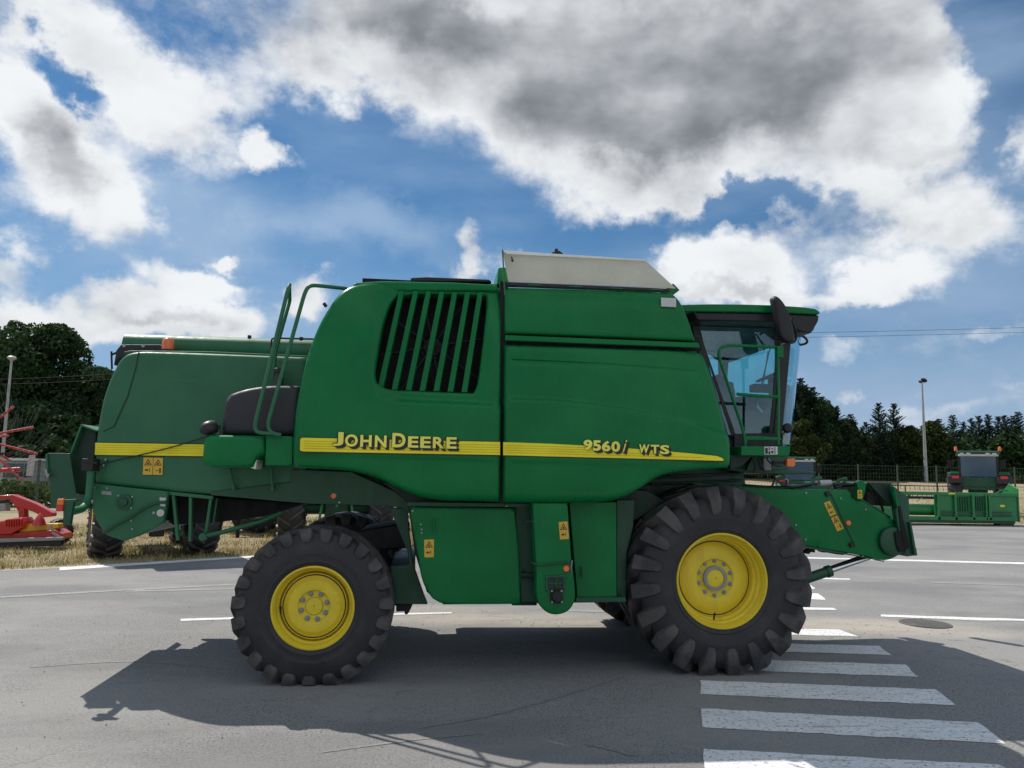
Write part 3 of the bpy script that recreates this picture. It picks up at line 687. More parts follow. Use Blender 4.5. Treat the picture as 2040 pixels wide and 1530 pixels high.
def fnB(x, z):
    y = step_relief(x, z, swoosh, .07, .050)
    d, s = seg_d(x, z, crease); u = (x-xc(1022, 714))/(xc(1390, 737)-xc(1022, 714)); y += .016*np.clip(1-d/.05, 0, 1)*np.clip(1-u*.6, 0, 1)*(s <= 0)
    y += (step_relief(x, z, lowB, .05, -.014)+.014)*np.clip((xc(1330, 900)-x)/.3, 0, 1)
    y += .045*np.clip((zc(1100, 960)-z)/.20, 0, 1)**2
    y += .10*np.clip((x-xc(1330, 900))/(xc(1465, 900)-xc(1330, 900)), 0, 1)**2
    y += -.02*np.sin(np.clip((z-zc(1200, 1000))/(zc(1200, 690)-zc(1200, 1000)), 0, 1)*PI)
    return y
pressed_panel('front_side_cover', lower, YP, M['green'], comb, .055, .06, None, .03, fnB, th=.12, creases=[(swoosh, .07), (crease, .06), (lowB, .05)])
plate('seam_gap_shade', [(996, 560), (1010, 562), (1006, 1002), (993, 1001)], YP+.10, .05, M['void'], comb, bev=0)  # black strip puts the shade of the gap between covers into colour
plate('square_reflector', [(1317, 592.5), (1347, 594), (1347.5, 612), (1317.5, 610.5)], YP+.035, .02, M['lampglass'], comb, bev=.004)

# stripe and lettering
def stripe(pts, name='yellow_stripe'):
    o = MB().prism(flat(pts, YP-.018), YP-.019, YP+.03).build(name, M['decal_yellow'], comb); return o
sA = stripe([(600, 872.5), (605, 872), (800, 876.5), (996, 880.5), (996, 906.3), (800, 903), (604, 899.3), (598.5, 898), (597.5, 895), (598, 876)])
sB = stripe([(1002.5, 880.8), (1100, 884.2), (1160, 887.5), (1249, 893), (1335, 899.6), (1380, 903.5), (1428, 908.5), (1438, 912), (1441.5, 915.5), (1441, 918), (1250, 913), (1100, 909.3), (1002.5, 906.7)])
def decal_strip(px, mat, y, parent, name):
    MB().prism(flat(px, y), y, y+.004).build(name, mat, parent)
decal_strip([(596.5, 870.5), (800, 874.5), (997.5, 878.5), (997.5, 909), (800, 905.8), (603, 902), (596, 899)], M['decal_black'], YP-.0165, sA, 'stripe_border')
decal_strip([(1001.5, 878.8), (1160, 885.8), (1335, 898), (1428, 907), (1440, 911), (1443.5, 917), (1442.5, 920.5), (1250, 915.3), (1001.5, 909.2)], M['decal_black'], YP-.0165, sB, 'stripe_border')
for k, fr in enumerate((.22, .40, .58, .76)):
    yl = 872+27*fr; decal_strip([(606, yl), (995, yl+8.2), (995, yl+9.2), (606, yl+1)], M['decal_line'], YP-.0215, sA, 'pinstripe')
    yl = 881+26*fr; x1 = (1180, 1230, 1330, 1400)[k]; decal_strip([(1004, yl), (x1, yl+(x1-1004)*.0255), (x1, yl+(x1-1004)*.0255+.9), (1004, yl+1)], M['decal_line'], YP-.0215, sB, 'pinstripe')
def lettering(items, parent, name):
    f, k = MB(), MB(); Yt = YP-.024
    for txt, x0, x1, yt, yb, shear, bold in items:
        p0, p1 = W(x0, yb, Yt), W(x1, yt, Yt)
        slope = (W(x1, yb+(x1-x0)*.0225, Yt).z-p0.z)/(p1.x-p0.x)
        zt = p0.z+(W(x0, yt, Yt).z-p0.z)
        v, fc = text_piece(txt, p0.x, p0.z, p1.x, zt, Yt-.004, .004, slope, shear, bold); f.add(v, fc)
        for dx, dz in ((.009, -.008), (.017, -.015), (.025, -.022), (-.005, .003)):
            v2, fc2 = text_piece(txt, p0.x+dx, p0.z+dz, p1.x+dx, zt+dz, Yt-.0012-dx*.05, .003-dx*.06, slope, shear, bold+.018); k.add(v2, fc2)
    f.build(name, M['decal_letter'], parent); k.build('letter_shadow', M['decal_black'], parent)
lettering([('J', 663, 685, 860.5, 888, 0, .025), ('O', 687, 713.5, 865, 889.5, 0, .03), ('H', 717.5, 741, 866.5, 890, 0, .03), ('N', 746.5, 770.5, 867.3, 891, 0, .03),
           ('D', 781, 808.5, 862.5, 891, 0, .03), ('E', 812.5, 834, 869, 891.5, 0, .03), ('E', 837, 858.5, 869.5, 892.3, 0, .03), ('R', 862, 885, 870.3, 893, 0, .03), ('E', 889, 910, 870.8, 893.6, 0, .03)], sA, 'lettering')
lettering([('9', 1162, 1180, 876, 896.5, 0, .04), ('5', 1180.5, 1197, 877, 898, 0, .04), ('6', 1198.5, 1216, 878, 899, 0, .04), ('0', 1217.5, 1235, 879, 900, 0, .04), ('i', 1240, 1249, 876.5, 900.5, .45, .01)], sB, 'lettering')
lettering([('W', 1273, 1293.5, 885, 902.5, .1, .03), ('T', 1296, 1313, 886, 903.5, 0, .03), ('S', 1314.5, 1333, 886.5, 904.5, 0, .035)], sB, 'lettering')

# body core between the two sides
m = MB()
core = [(612, 720), (640, 650), (675, 585), (720, 566), (1340, 586), (1385, 690), (1440, 800), (1450, 925), (1330, 930), (1240, 985), (880, 990), (760, 940), (600, 925)]
m.prism(flat(core, YP), YP+.55, YF-.12); m.prism(flat([(1010, 575), (1335, 586), (1380, 690), (1440, 810), (1450, 925), (1330, 930), (1240, 985), (1010, 990)], YP), YP+.16, YP+.55)
m.build('body_core', M['green_dark'], comb)
m = MB(); m.prism(flat(rearpanel, YP), YF-.10, YF-.03); m.prism(flat(upper, YP), YF-.1, YF-.03); m.prism(flat(lower, YP), YF-.1, YF-.03)
m.build('far_side_covers', M['green'], comb, bev=.02)
m = MB(); m.prism(flat([(700, 557), (760, 553.5), (900, 556), (995, 561), (995, 575), (700, 575)], YP), YP+.10, YF-.1); m.build('engine_hood', M['green'], comb, bev=.03)
m = MB(); m.prism(flat([(818, 553), (850, 551.5), (975, 556.5), (980, 562), (818, 560)], YP+.25), YP+.25, YP+.9); m.build('air_intake_lip', M['black'], comb, bev=.01)
# open grain tank: flap towards us, flap on the far side, ends
a, b_, c_, d_ = W(1013, 562, YP+.12), W(1347, 575, YP+.12), W(1285, 517.5, YP-.06), W(1001, 499.5, YP-.06)
def slab(P, off, name, mat, parent, bev=.004):
    P = [Vector(p) for p in P]; o_ = Vector(off); n = len(P)
    return MB().add(P+[p+o_ for p in P], [tuple(range(n)), tuple(n+i for i in reversed(range(n)))]+[((i+1) % n, i, n+i, n+(i+1) % n) for i in range(n)]).build(name, mat, parent, bev=bev, fixn=True)
flap = slab((a, b_, c_, d_), (0, .012, .004), 'tank_flap', M['beige'], comb)
e_, f_ = W(1002, 500.5, YP-.065), W(1284, 518.5, YP-.065)
e2, f2 = W(1010, 506.5, YP-.068), W(1286, 520.5, YP-.068)
slab((d_, c_, f2, e2), (0, -.010, .0), 'folded_edge', M['beige'], flap, .002)
ah, bh, dh, ch = (Vector((p.x, YF-.2+(YP+.12-p.y)*-1, p.z)) for p in (a, b_, d_, c_))
slab((Vector((a.x, YF-.22, a.z)), Vector((b_.x, YF-.22, b_.z)), Vector((c_.x, YF-.05, c_.z)), Vector((d_.x, YF-.05, d_.z))), (0, .012, 0), 'tank_flap', M['beige'], comb)
slab((W(1352, 578, YP+.3), Vector((W(1352, 578, YP+.3).x, YF-.4, b_.z)), Vector((W(1340, 560, YP+.3).x, YF-.4, b_.z+.13)), W(1340, 565, YP+.3)), (.012, 0, 0), 'tank_end_flap', M['green'], comb)
plate('tank_corner_plate', [(990, 566), (993, 533), (1008, 532), (1013, 545), (1016, 566)], YP+.25, .5, M['green'], comb, bev=.01)
p0, p1 = W(1001, 497, YP-.055), W(1006, 588, YP-.0)
MB().bar(p0, p1, .012, .02).build('corner_edging', M['green_old'], comb, bev=.003)
plate('tank_sill', [(1011, 562), (1335, 575), (1335, 580), (1011, 568)], YP+.115, .08, M['black'], comb, bev=0)
for hx in (1065, 1147, 1228, 1309):
    hy = 563+(hx-1030)*.0395; plate('hinge', [(hx-13, hy+1.5), (hx+13, hy+2.6), (hx+13, hy+4.8), (hx-13, hy+3.6)], YP+.105, .02, M['green_old'], comb, bev=.002)
p = W(1021, 519, YP-.06); MB().tube([p, p+Vector((-.012, -.02, .03))], .006, 6).lathe([(.001, 0), (.012, 0), (.012, .01), (.001, .01)], p, (0, 1, 0), 8).build('flap_catch', M['black'], flap)
p = W(1108, 508, YP+1.0)
mm = MB()
for dx, h in ((-.03, .03), (0, .07), (.03, .045), (.05, .03)): mm.box((p.x+dx-.018, p.y-.02, p.z-.08), (p.x+dx+.018, p.y+.02, p.z+h))
mm.build('tank_auger_tip', M['black'], comb, bev=.01)

# wheels
def tyre_prof(Rr, w, rim, lug, crown=.02):
    pr = [(rim, -.40), (rim+.015, -.44), (rim+.05, -.475), (rim+.062, -.483), (rim+.070, -.476), (rim+(Rr-rim)*.33, -.497), (rim+(Rr-rim)*.36, -.5005), (rim+(Rr-rim)*.38, -.4985), (rim+(Rr-rim)*.62, -.495), (Rr-lug-.075, -.47), (Rr-lug-.035, -.445), (Rr-lug-.012, -.39), (Rr-lug-.004, -.25), (Rr-lug, 0)]
    pr = [(r, h*w) for r, h in pr]; return pr+[(r, -h) for r, h in reversed(pr[:-1])]
def tyre_mesh(name, mat, parent, c, Rr, w, rim, lug, N, lw, reach, lean=.85, axis=(0, 1, 0), side_len=.12, sag=0.0, seed=1, spin=0.0, n=96):
    "radial farm tyre: smooth casing with staggered lugs that run from the centre line over the shoulder"
    q = random.Random(seed); c = Vector(c); ax = Vector(axis).normalized(); up = Vector((0, 0, 1)); fwd = ax.cross(up)*-1
    b = MB(); prof = tyre_prof(Rr, w, rim, lug); b_k = 0
    K = len(prof)
    def P(r, t, h): return c+(fwd*math.cos(t)+up*math.sin(t))*r+ax*h
    for j in range(n):
        t = 2*PI*j/n
        for r, h in prof: b.v.append(tuple(P(r, t, h)))
    for j in range(n):
        jj = (j+1) % n
        for i in range(K-1): b.f.append((j*K+i, j*K+i+1, jj*K+i+1, jj*K+i)); b.m.append(0)
    nv = len(b.v)
    # path across the tread on one side: (radius of casing, |h|, lug height)
    path = [(Rr-lug, -.01*w, lug), (Rr-lug-.002, .12*w, lug), (Rr-lug-.005, .26*w, lug), (Rr-lug-.010, .38*w, lug*.98), (Rr-lug-.022, .45*w, lug*.95), (Rr-lug-side_len*.42, .485*w, lug*.66), (Rr-lug-side_len*.80, .497*w, lug*.42), (Rr-lug-side_len, .500*w, lug*.10)]
    for s in (-1, 1):
        for k in range(N):
            t0 = spin+2*PI*(k+(0 if s < 0 else .5))/N; rows = []
            for i, (r, h, lh) in enumerate(path):
                a = t0+lean*min(h, .46*w)/Rr; jit = q.uniform(-.004, .004)
                wd = lw*(.68, .78, .88, .98, 1.05, 1.04, .92, .62)[i]
                nr, nh = (1, 0) if i < 3 else ((.93, .37) if i == 3 else ((.72, .69) if i == 4 else ((.35, .94) if i == 5 else (.08, .99))))
                rb, hb = r-.012*nr, h-.012*nh; rt_, ht = r+lh*nr, h+lh*nh
                if i == 4: rt_ = Rr-.010; ht = h+.012
                if i == 3: rt_ = Rr-.003
                rows.append([P(rb, a-wd*.60/Rr, s*hb), P(rt_+jit, a-wd*.42/Rr, s*ht), P(rt_+jit, a+wd*.42/Rr, s*ht), P(rb, a+wd*.60/Rr, s*hb)])
            k0 = len(b.v)
            for rw in rows: b.v += [tuple(p) for p in rw]
            for i in range(len(rows)-1):
                for e in range(3):
                    f = (k0+i*4+e, k0+i*4+e+1, k0+(i+1)*4+e+1, k0+(i+1)*4+e); b.f.append(f if s > 0 else f[::-1]); b.m.append(0)
            for i in (0, len(rows)-1):
                f = tuple(k0+i*4+e for e in range(4)); b.f.append(f); b.m.append(0)
    if sag:
        b.v = [(x, y, max(z, c.z-Rr+sag+(max(0, c.z-Rr+sag-z))*-.0)) if z < c.z-Rr+sag else (x, y, z) for x, y, z in b.v]
    o = b.build(name, mat, parent, smooth=38, fixn=False)
    at = o.data.attributes.new('lug', 'FLOAT', 'POINT'); vals = np.zeros(len(b.v), np.float32); vals[nv:] = 1.0; at.data.foreach_set('value', vals)
    bm = bmesh.new(); bm.from_mesh(o.data); bmesh.ops.recalc_face_normals(bm, faces=bm.faces); bm.to_mesh(o.data); bm.free()
    for p_ in o.data.polygons: p_.use_smooth = True
    o.data.set_sharp_from_angle(angle=R_(38))
    return o
def big_wheel(parent, c, Rr, w, rim, lug, N, lw, lean, side, dish, disc_r, bolts, bolt_r, hub_r, hub_mat, seed, side_len, valve_ang, spin=0, sag=.02, small=False):
    "side = -1 when the dish faces the viewer; c is the wheel centre"
    c = Vector(c); wh = bpy.data.objects.new('wheel', None); COL.objects.link(wh)
    wh.parent = parent; wh.location = c-base_of(parent)
    tyre_mesh('tyre', M['rubber'], wh, c, Rr, w, rim, lug, N, lw, 0, lean, side_len=side_len, seed=seed, spin=spin, sag=sag)
    f = .455*w; s = side
    ringp = [(rim+.028, f-.008), (rim+.022, f+.004), (rim+.010, f+.006), (rim+.000, f-.012), (rim-.012, f-.055), (rim-.014, f-.09), (rim-.030, f-.105), (rim-.034, f-.15), (rim-.052, f-.17), (rim-.058, f-dish-.02), (rim-.058, -f*.2), (rim-.03, -f*.4), (rim-.02, -f), (rim+.02, -f-.004)]
    MB().lathe([(r, s*h) for r, h in ringp], c, (0, 1, 0), 72).build('rim', M['yellow'], wh, smooth=30, fixn=True)
    dr = disc_r
    disc = [(rim-.05, f-dish-.006), (dr+.012, f-dish-.006), (dr, f-dish+.002), (dr-.02, f-dish+.012), (dr*.85, f-dish+.028), (dr*.62, f-dish+.034), (dr*.54, f-dish+.028), (dr*.50, f-dish+.012), (dr*.46, f-dish+.008), (hub_r, f-dish+.008), (hub_r, f-dish-.03), (.001, f-dish-.03)]
    MB().lathe([(r, s*h) for r, h in disc], c, (0, 1, 0), 72).build('wheel_disc', M['yellow'], wh, smooth=30, fixn=True)
    MB().lathe([(dr+.013, s*(f-dish-.004)), (dr+.013, s*(f-dish-.001)), (dr+.003, s*(f-dish+.0005)), (dr+.003, s*(f-dish-.004))], c, (0, 1, 0), 72, close=True).build('disc_seam', M['black_metal'], wh)
    hb = f-dish
    if hub_mat == 'grey':
        MB().lathe([(hub_r, s*(hb-.02)), (hub_r, s*(hb+.045)), (hub_r-.012, s*(hb+.05)), (hub_r*.76, s*(hb+.05)), (hub_r*.74, s*(hb+.03))], c, (0, 1, 0), 48).build('hub_ring', M['grey'], wh, smooth=30, fixn=True)
        MB().lathe([(hub_r*.75, s*(hb+.0)), (hub_r*.74, s*(hb+.035)), (hub_r*.6, s*(hb+.042)), (.012, s*(hb+.045)), (.008, s*(hb+.035)), (.0005, s*(hb+.035))], c, (0, 1, 0), 40).build('hub_cap', M['yellow'], wh, smooth=30, fixn=True)
    else:
        MB().lathe([(hub_r*.97, s*(hb-.01)), (hub_r*.96, s*(hb+.012)), (hub_r*.9, s*(hb+.016)), (.010, s*(hb+.018)), (.008, s*(hb+.008)), (.0005, s*(hb+.008))], c, (0, 1, 0), 40).build('hub_cap', M['yellow'], wh, smooth=30, fixn=True)
    me = None
    for k in range(bolts):
        t = 2*PI*k/bolts+.3; p = Vector((math.cos(t)*bolt_r, s*(hb+.008), math.sin(t)*bolt_r))
        if me is None:
            m = MB(); m.lathe([(.001, 0), (.026, 0), (.026, s*.006), (.017, s*.007), (.017, s*.022), (.011, s*.024), (.011, s*.034), (.001, s*.034)], (0, 0, 0), (0, 1, 0), 6)
            ob = m.build('wheel_bolt', M['grey'], wh, local=True, smooth=20, fixn=True); me = ob.data
        else:
            ob = bpy.data.objects.new('wheel_bolt', me); COL.objects.link(ob); ob.parent = wh
        ob.location = p
    va = Vector((math.cos(valve_ang)*(rim-.05), s*(f-.06), math.sin(valve_ang)*(rim-.05)))+c
    MB().tube([va, va+Vector((0, s*.02, .05))], .008, 8).tube([va+Vector((0, s*.02, .05)), va+Vector((0, s*.03, .062))], .012, 8).build('tyre_valve', M['black'], wh)
    return wh
RF, RB = .905, .698
cF = Vector((W(1439, 1162, 7.22).x, 7.53, RF-.038)); cR = Vector((W(622, 1215, 6.98).x, 7.23, RB-.048))
big_wheel(comb, cF, RF, .69, .425, .075, 20, .150, 1.15, -1, .22, .345, 10, .150+.02, .118, 'grey', 5, .21, -1.75, spin=.12, sag=.04)
big_wheel(comb, cR, RB, .50, .335, .032, 23, .115, .9, -1, .10, .262, 8, .100+.015, .078, 'yellow', 6, .095, 2.75+.6, spin=.05, sag=.05)
cFf = Vector((cF.x-.02, 9.78, cF.z)); cRf = Vector((W(688, 1146, 9.45).x, 9.45, cR.z))
big_wheel(comb, cFf, RF, .64, .425, .075, 20, .165, 1.1, 1, .20, .345, 10, .17, .118, 'grey', 8, .17, -1.75, spin=.3, sag=.04)
big_wheel(comb, cRf, RB, .50, .335, .036, 22, .125, .75, 1, .10, .262, 8, .115, .078, 'yellow', 9, .10, 2.9, spin=.2, sag=.05)
MB().tube([cF+Vector((0, .1, 0)), cFf-Vector((0, .1, 0))], .13, 20).box((cF.x-.20, 7.85, .62), (cF.x+.20, 9.4, 1.15)).build('front_axle', M['black_metal'], comb, smooth=40)
m = MB(); m.box((cR.x-.10, 7.45, cR.z-.13), (cR.x+.12, 9.25, cR.z+.10)); m.tube([cR+Vector((0, .1, 0)), cR+Vector((0, .35, 0))], .10, 16); m.tube([cRf-Vector((0, .1, 0)), cRf-Vector((0, .35, 0))], .10, 16)
m.build('rear_axle', M['green_frame'], comb, bev=.01)
# axle support beams between the rear wheel and the skirt
YB = 8.0
plate('axle_support', [(715, 1058), (797, 1043), (812, 1050), (812, 1092), (749, 1097), (715, 1090)], YB, .9, M['black_metal'], comb, bev=.02)
plate('frame_post', [(776, 1012), (812, 1012), (815, 1060), (824, 1128), (846, 1190), (852, 1204), (779, 1204), (779, 1128), (815, 1126), (812, 1100), (800, 1070)], 7.55, .12, M['green_frame'], comb, bev=.006)
plate('lower_crossmember', [(776, 1128), (822, 1128), (822, 1207), (778, 1207)], 7.75, 1.6, M['green_dark'], comb, bev=.01)
plate('tow_bracket', [(789, 1205), (822, 1203), (819, 1212), (812, 1224), (806, 1224), (806, 1218), (789, 1219)], 7.60, .5, M['black_metal'], comb, bev=.006)

# skirts below the side covers
YS = 7.22
skirt = [(816, 1010), (1026, 1012), (1034, 1100), (1038, 1204), (893, 1203.5), (876, 1201), (862, 1193), (852, 1180), (845, 1166), (839.5, 1150), (830, 1095), (821, 1045)]
pressed_panel('access_door', skirt, YS, M['green_frame_clean'] if 'green_frame_clean' in M else M['green'], comb, .02, .10, None, .03, None, th=.05, estep=.05)
plate('skirt_top_rail', [(812, 1000), (1060, 1003), (1060, 1011), (812, 1008.5)], YS+.03, .06, M['green_frame'], comb, bev=.004)
MB().tube([W(864, 1034, YS-.025), W(865, 1062, YS-.025)], .010, 8).tube([W(864, 1036, YS-.025), W(864, 1036, YS+.01)], .008, 6).tube([W(865, 1060, YS-.025), W(865, 1060, YS+.01)], .008, 6).build('door_handle', M['green'], comb, smooth=40)
for (x, y) in ((838, 1045), (840, 1055), (840, 1062), (1009, 1008), (676, 1001), (822, 1018)):
    MB().lathe([(.001, -.012), (.009, -.010), (.009, .01)], W(x, y, YS), (0, 1, 0), 8).build('bolt_head', M['steel'], comb)
def lower_box(pts, Y, th, mat, name, bev=.008): return plate(name, pts, Y, th, M[mat], comb, bev=bev)
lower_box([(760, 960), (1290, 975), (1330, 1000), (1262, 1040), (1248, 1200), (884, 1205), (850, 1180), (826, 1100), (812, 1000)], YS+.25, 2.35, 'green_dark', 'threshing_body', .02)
lower_box([(1026, 1005), (1062, 1006), (1070, 1203), (1038, 1204.5)], YS+.10, .15, 'green_frame', 'skirt_column')
lower_box([(1040, 1150), (1068, 1151), (1068, 1154), (1040, 1153)], YS+.06, .04, 'black', 'cable_clip', .003)
lower_box([(1134, 1000), (1228, 1000), (1229, 1190), (1150, 1191)], YS+.03, .20, 'green', 'side_door')
lower_box([(1228, 996), (1264, 996), (1262, 1050), (1249, 1100), (1247, 1198), (1229, 1192)], YS+.15, .12, 'green_frame', 'frame_column')
lower_box([(1147, 1190.5), (1247, 1190), (1248, 1200), (1147, 1201)], YS-.01, .3, 'green_frame', 'bottom_sill')
lower_box([(1020, 1202), (1070, 1202), (1070, 1206.5), (1020, 1206.5)], YS+.05, .3, 'black', 'bottom_seal')
lower_box([(1254, 935), (1480, 925), (1486, 968), (1500, 1000), (1500, 1075), (1345, 1075), (1262, 1045), (1250, 1000)], YS+.72, .10, 'green_frame', 'inner_side_sheet')
lower_box([(1300, 948), (1475, 941), (1476, 946), (1302, 954)], YS+.64, .06, 'green_dark', 'pressed_rib')
lower_box([(1296, 962), (1478, 955), (1478, 959), (1298, 967)], YS+.64, .06, 'green_dark', 'pressed_rib')
MB().tube([W(1159, 1130, YS-.02), W(1160, 1152, YS-.02)], .011, 8).build('door_handle', M['green_frame'], comb)
# grain elevator boot hanging below the side
YE = 7.02
elev = [(1061, 1002), (1131, 1002), (1135, 1060), (1139, 1116), (1143.5, 1150), (1146, 1178), (1146, 1192), (1142, 1205), (1134, 1216), (1122, 1222.5), (1108, 1225), (1093, 1222), (1081, 1213), (1073, 1202), (1069.5, 1190), (1068.5, 1150), (1067.5, 1120), (1064, 1060)]
pressed_panel('elevator_housing', elev, YE, M['green'], comb, .018, .10, None, .03, None, th=.17, estep=.03)
plate('elevator_seam', [(1066, 1122), (1074, 1124.5), (1141, 1119), (1141, 1121), (1074, 1127), (1066, 1125)], YE-.012, .02, M['green_frame'], comb, bev=.002)
plate('inspection_frame', [(1087, 1147), (1127, 1145), (1127, 1176), (1122, 1176), (1122, 1151), (1092, 1152), (1092, 1178), (1087, 1178)], YE-.014, .02, M['green_frame'], comb, bev=.004)
mm = MB(); mm.prism(flat([(1091, 1161), (1124, 1159.5), (1124, 1162), (1091, 1163.5)], YE), YE-.014, YE); mm.prism(flat([(1105.5, 1152), (1108, 1152), (1108.5, 1170), (1106, 1170)], YE), YE-.018, YE)
mm.build('latch_cross', M['green_frame'], comb)
plate('inspection_recess', [(1092, 1151.5), (1122, 1151), (1122, 1173), (1092, 1173)], YE-.004, .01, M['green_dark'], comb, bev=0)
bb = plate('bearing_plate', [(1096.5, 1174), (1121, 1174), (1121.5, 1202), (1097, 1202)], YE-.022, .03, M['black_metal'], comb, bev=.004)
MB().lathe([(.001, -.05), (.045, -.05), (.055, -.02), (.055, .01)], W(1109, 1187, YE-.01), (0, 1, 0), 20).build('bearing_cap', M['black_metal'], bb, smooth=40)
for q in ((1099, 1177), (1118.5, 1177), (1099.5, 1199), (1119, 1199)): MB().lathe([(.001, -.012), (.010, -.012), (.010, .01)], W(*q, YE-.022), (0, 1, 0), 6).build('bolt_head', M['steel'], bb)
MB().tube([W(1051, 1119, YE+.1), W(1060, 1122, YE-.02), W(1074, 1126, YE-.02), W(1134, 1120, YE-.02)], .007, 6, smooth=.03).build('hydraulic_line', M['green_frame'], comb)
MB().tube([W(1140, 1116, YE-.01), W(1137.5, 1135, YE-.01), W(1141, 1150, YE+.02)], .006, 6, smooth=.03).build('release_cable', M['steel'], comb)
MB().tube([W(1048, 1038.5, YE+.15), W(1062, 1039, YE+.02)], .007, 6).build('stay_pin', M['steel'], comb)
MB().tube([W(1040, 1140, YE+.28), W(1062, 1141, YE+.1)], .008, 6).build('stay_pin', M['black_metal'], comb)
for q in ((664.6, 988, 7.54), (1128, 1132.7, YE-.004), (1690, 1042, 7.846)):
    MB().lathe([(.001, -.012), (.024, -.011), (.028, -.006), (.028, .01)], W(*q), (0, 1, 0), 28).build('round_reflector', M['reflector'], comb, smooth=40)

# warning stickers: triangle over a small pictogram
def sticker(quad, Y, parent, n=1, picto=0):
    "quad corners tl, tr, br, bl in photo positions on the plane at depth Y"
    tl, tr, br, bl = (W(*q, Y) for q in quad)
    def at(u, v, dy): 
        p = (tl*(1-u)+tr*u)*(1-v)+(bl*(1-u)+br*u)*v; return (p.x, Y-dy, p.z)
    o = MB().add([at(0, 1, .001), at(1, 1, .001), at(1, 0, .001), at(0, 0, .001)], [(0, 1, 2, 3)]).build('warning_sticker', M['sticker'], parent)
    m = MB()
    def poly(P): m.add([at(u, v, .0018) for u, v in P], [tuple(range(len(P)))])
    for k in range(n):
        if picto in (0, 2): ox, oy, sx, sy = 0, k/n, 1, 1/n
        else: ox, oy, sx, sy = k/n, 0, 1/n, 1
        def q(P): poly([(ox+u*sx, oy+v*sy) for u, v in P])
        A, B_, C_ = (.5, .08), (.90, .46), (.10, .46); a, b, c = (.5, .17), (.78, .425), (.22, .425)
        q([C_, B_, b, c]); q([B_, A, a, b]); q([A, C_, c, a])
        q([(.36, .40), (.62, .40), (.64, .36), (.50, .28), (.46, .24), (.42, .33)])
        if k % 2 == 0: q([(.22, .78), (.50, .78), (.50, .68), (.22, .68)]); q([(.62, .84), (.68, .84), (.72, .62), (.66, .62)]); q([(.56, .74), (.62, .74), (.62, .70), (.56, .70)])
        else: q([(.66, .90), (.82, .90), (.82, .60), (.66, .60)]); q([(.30, .78), (.62, .76), (.62, .73), (.30, .74)])
        if n > 1:
            if picto == 1 and k: poly([(ox-.012, 1), (ox+.012, 1), (ox+.012, 0), (ox-.012, 0)])
            if picto != 1 and k: poly([(0, oy+.02), (1, oy+.02), (1, oy-.02), (0, oy-.02)])
    m.build('pictogram', M['decal_black'], o)
sticker([(845, 1075), (864.5, 1074.5), (864, 1110), (845.5, 1110.5)], YS-.003, comb)
sticker([(1113, 1040), (1130.5, 1038.5), (1133.5, 1073.5), (1115.5, 1075)], YE-.003, comb)

# ---------------- straw hood at the rear (narrower than the covers)
YH = 7.55
hood = [(188, 905), (189, 882), (192.4, 856), (197.7, 825), (204.7, 793), (215.3, 761), (226, 737), (240, 714), (254, 704), (275, 700), (330, 700.5), (420, 703.5), (612, 711), (612, 1003), (420, 986), (333.6, 979), (254, 971), (187, 965), (187, 935)]
def fnH(x, z):
    d0 = x-xc(192, 860, YH); return .10*np.clip(1-(x-xc(192, 860, YH))/.35, 0, 1)**2*0 + .012*np.sin(x*2.2)*np.sin(z*2.6)
pressed_panel('straw_hood', hood, YH, M['green_old'], comb, .045, .09, None, .03, None, th=.10)
m = MB(); m.prism(flat([(193, 900), (197, 860), (202, 825), (209, 793), (220, 761), (231, 737), (244, 716), (258, 707), (330, 704), (620, 714), (640, 1000), (420, 982), (195, 960)], YH), YH+.06, YF-.6)
m.build('hood_shell', M['green_old'], comb, bev=.03)
plate('frame_rail', [(580, 935), (700, 940), (800, 985), (822, 1002), (824, 1030), (800, 1012), (770, 1008), (620, 1004), (420, 986.5), (420, 980), (580, 960)], YH-.02, .12, M['green_frame'], comb, bev=.006)
plate('hood_seam', [(275, 702), (277, 702), (272, 730), (255, 790), (228, 850), (206, 860), (205, 858.5), (226, 848.5), (253, 789), (270, 730)], YH-.006, .02, M['green_dark'], comb, bev=0)
plate('yellow_stripe', [(190, 882), (404, 885.4), (560, 888), (560, 911.5), (402, 908.7), (188.8, 906)], YH-.010, .03, M['decal_yellow'], comb, bev=0)
decal_strip([(189, 880.4), (560, 886.4), (560, 913.2), (188, 907.8)], M['decal_black'], YH-.0075, comb, 'stripe_border')
for k in range(4):
    yl = 886+4.6*k; decal_strip([(190, yl), (560, yl+5.6), (560, yl+6.2), (190, yl+.6)], M['decal_line'], YH-.0125, comb, 'pinstripe')
sticker([(286, 911), (325, 912.5), (323.5, 946), (284.5, 945.5)], YH-.008, comb, 2, 1)
MB().tube([W(416.5, 868, YH-.04), W(350, 889, YH-.03), W(282, 906, YH-.03), W(235, 916, YH-.02), W(200, 925, YH-.02)], .006, 6, smooth=.1).build('lamp_cable', M['black'], comb)
plate('hood_top_panel', [(245, 703), (247, 700.5), (260, 698), (420, 700), (612, 708.5), (612, 713), (300, 703)], YH+.06, YF-.75-YH, M['green_old'], comb, bev=.01)
plate('rear_housing', [(226, 728), (231, 698), (241, 686), (318, 686), (330, 690), (330, 704), (240, 712)], 8.05, .25, M['black'], comb, bev=.01)
for q in ((248, 689), (286, 689.5)):
    MB().lathe([(.001, -.014), (.016, -.012), (.018, .0), (.018, .01)], W(*q, 8.05), (0, 1, 0), 14).build('bolt_head', M['steel'], comb)
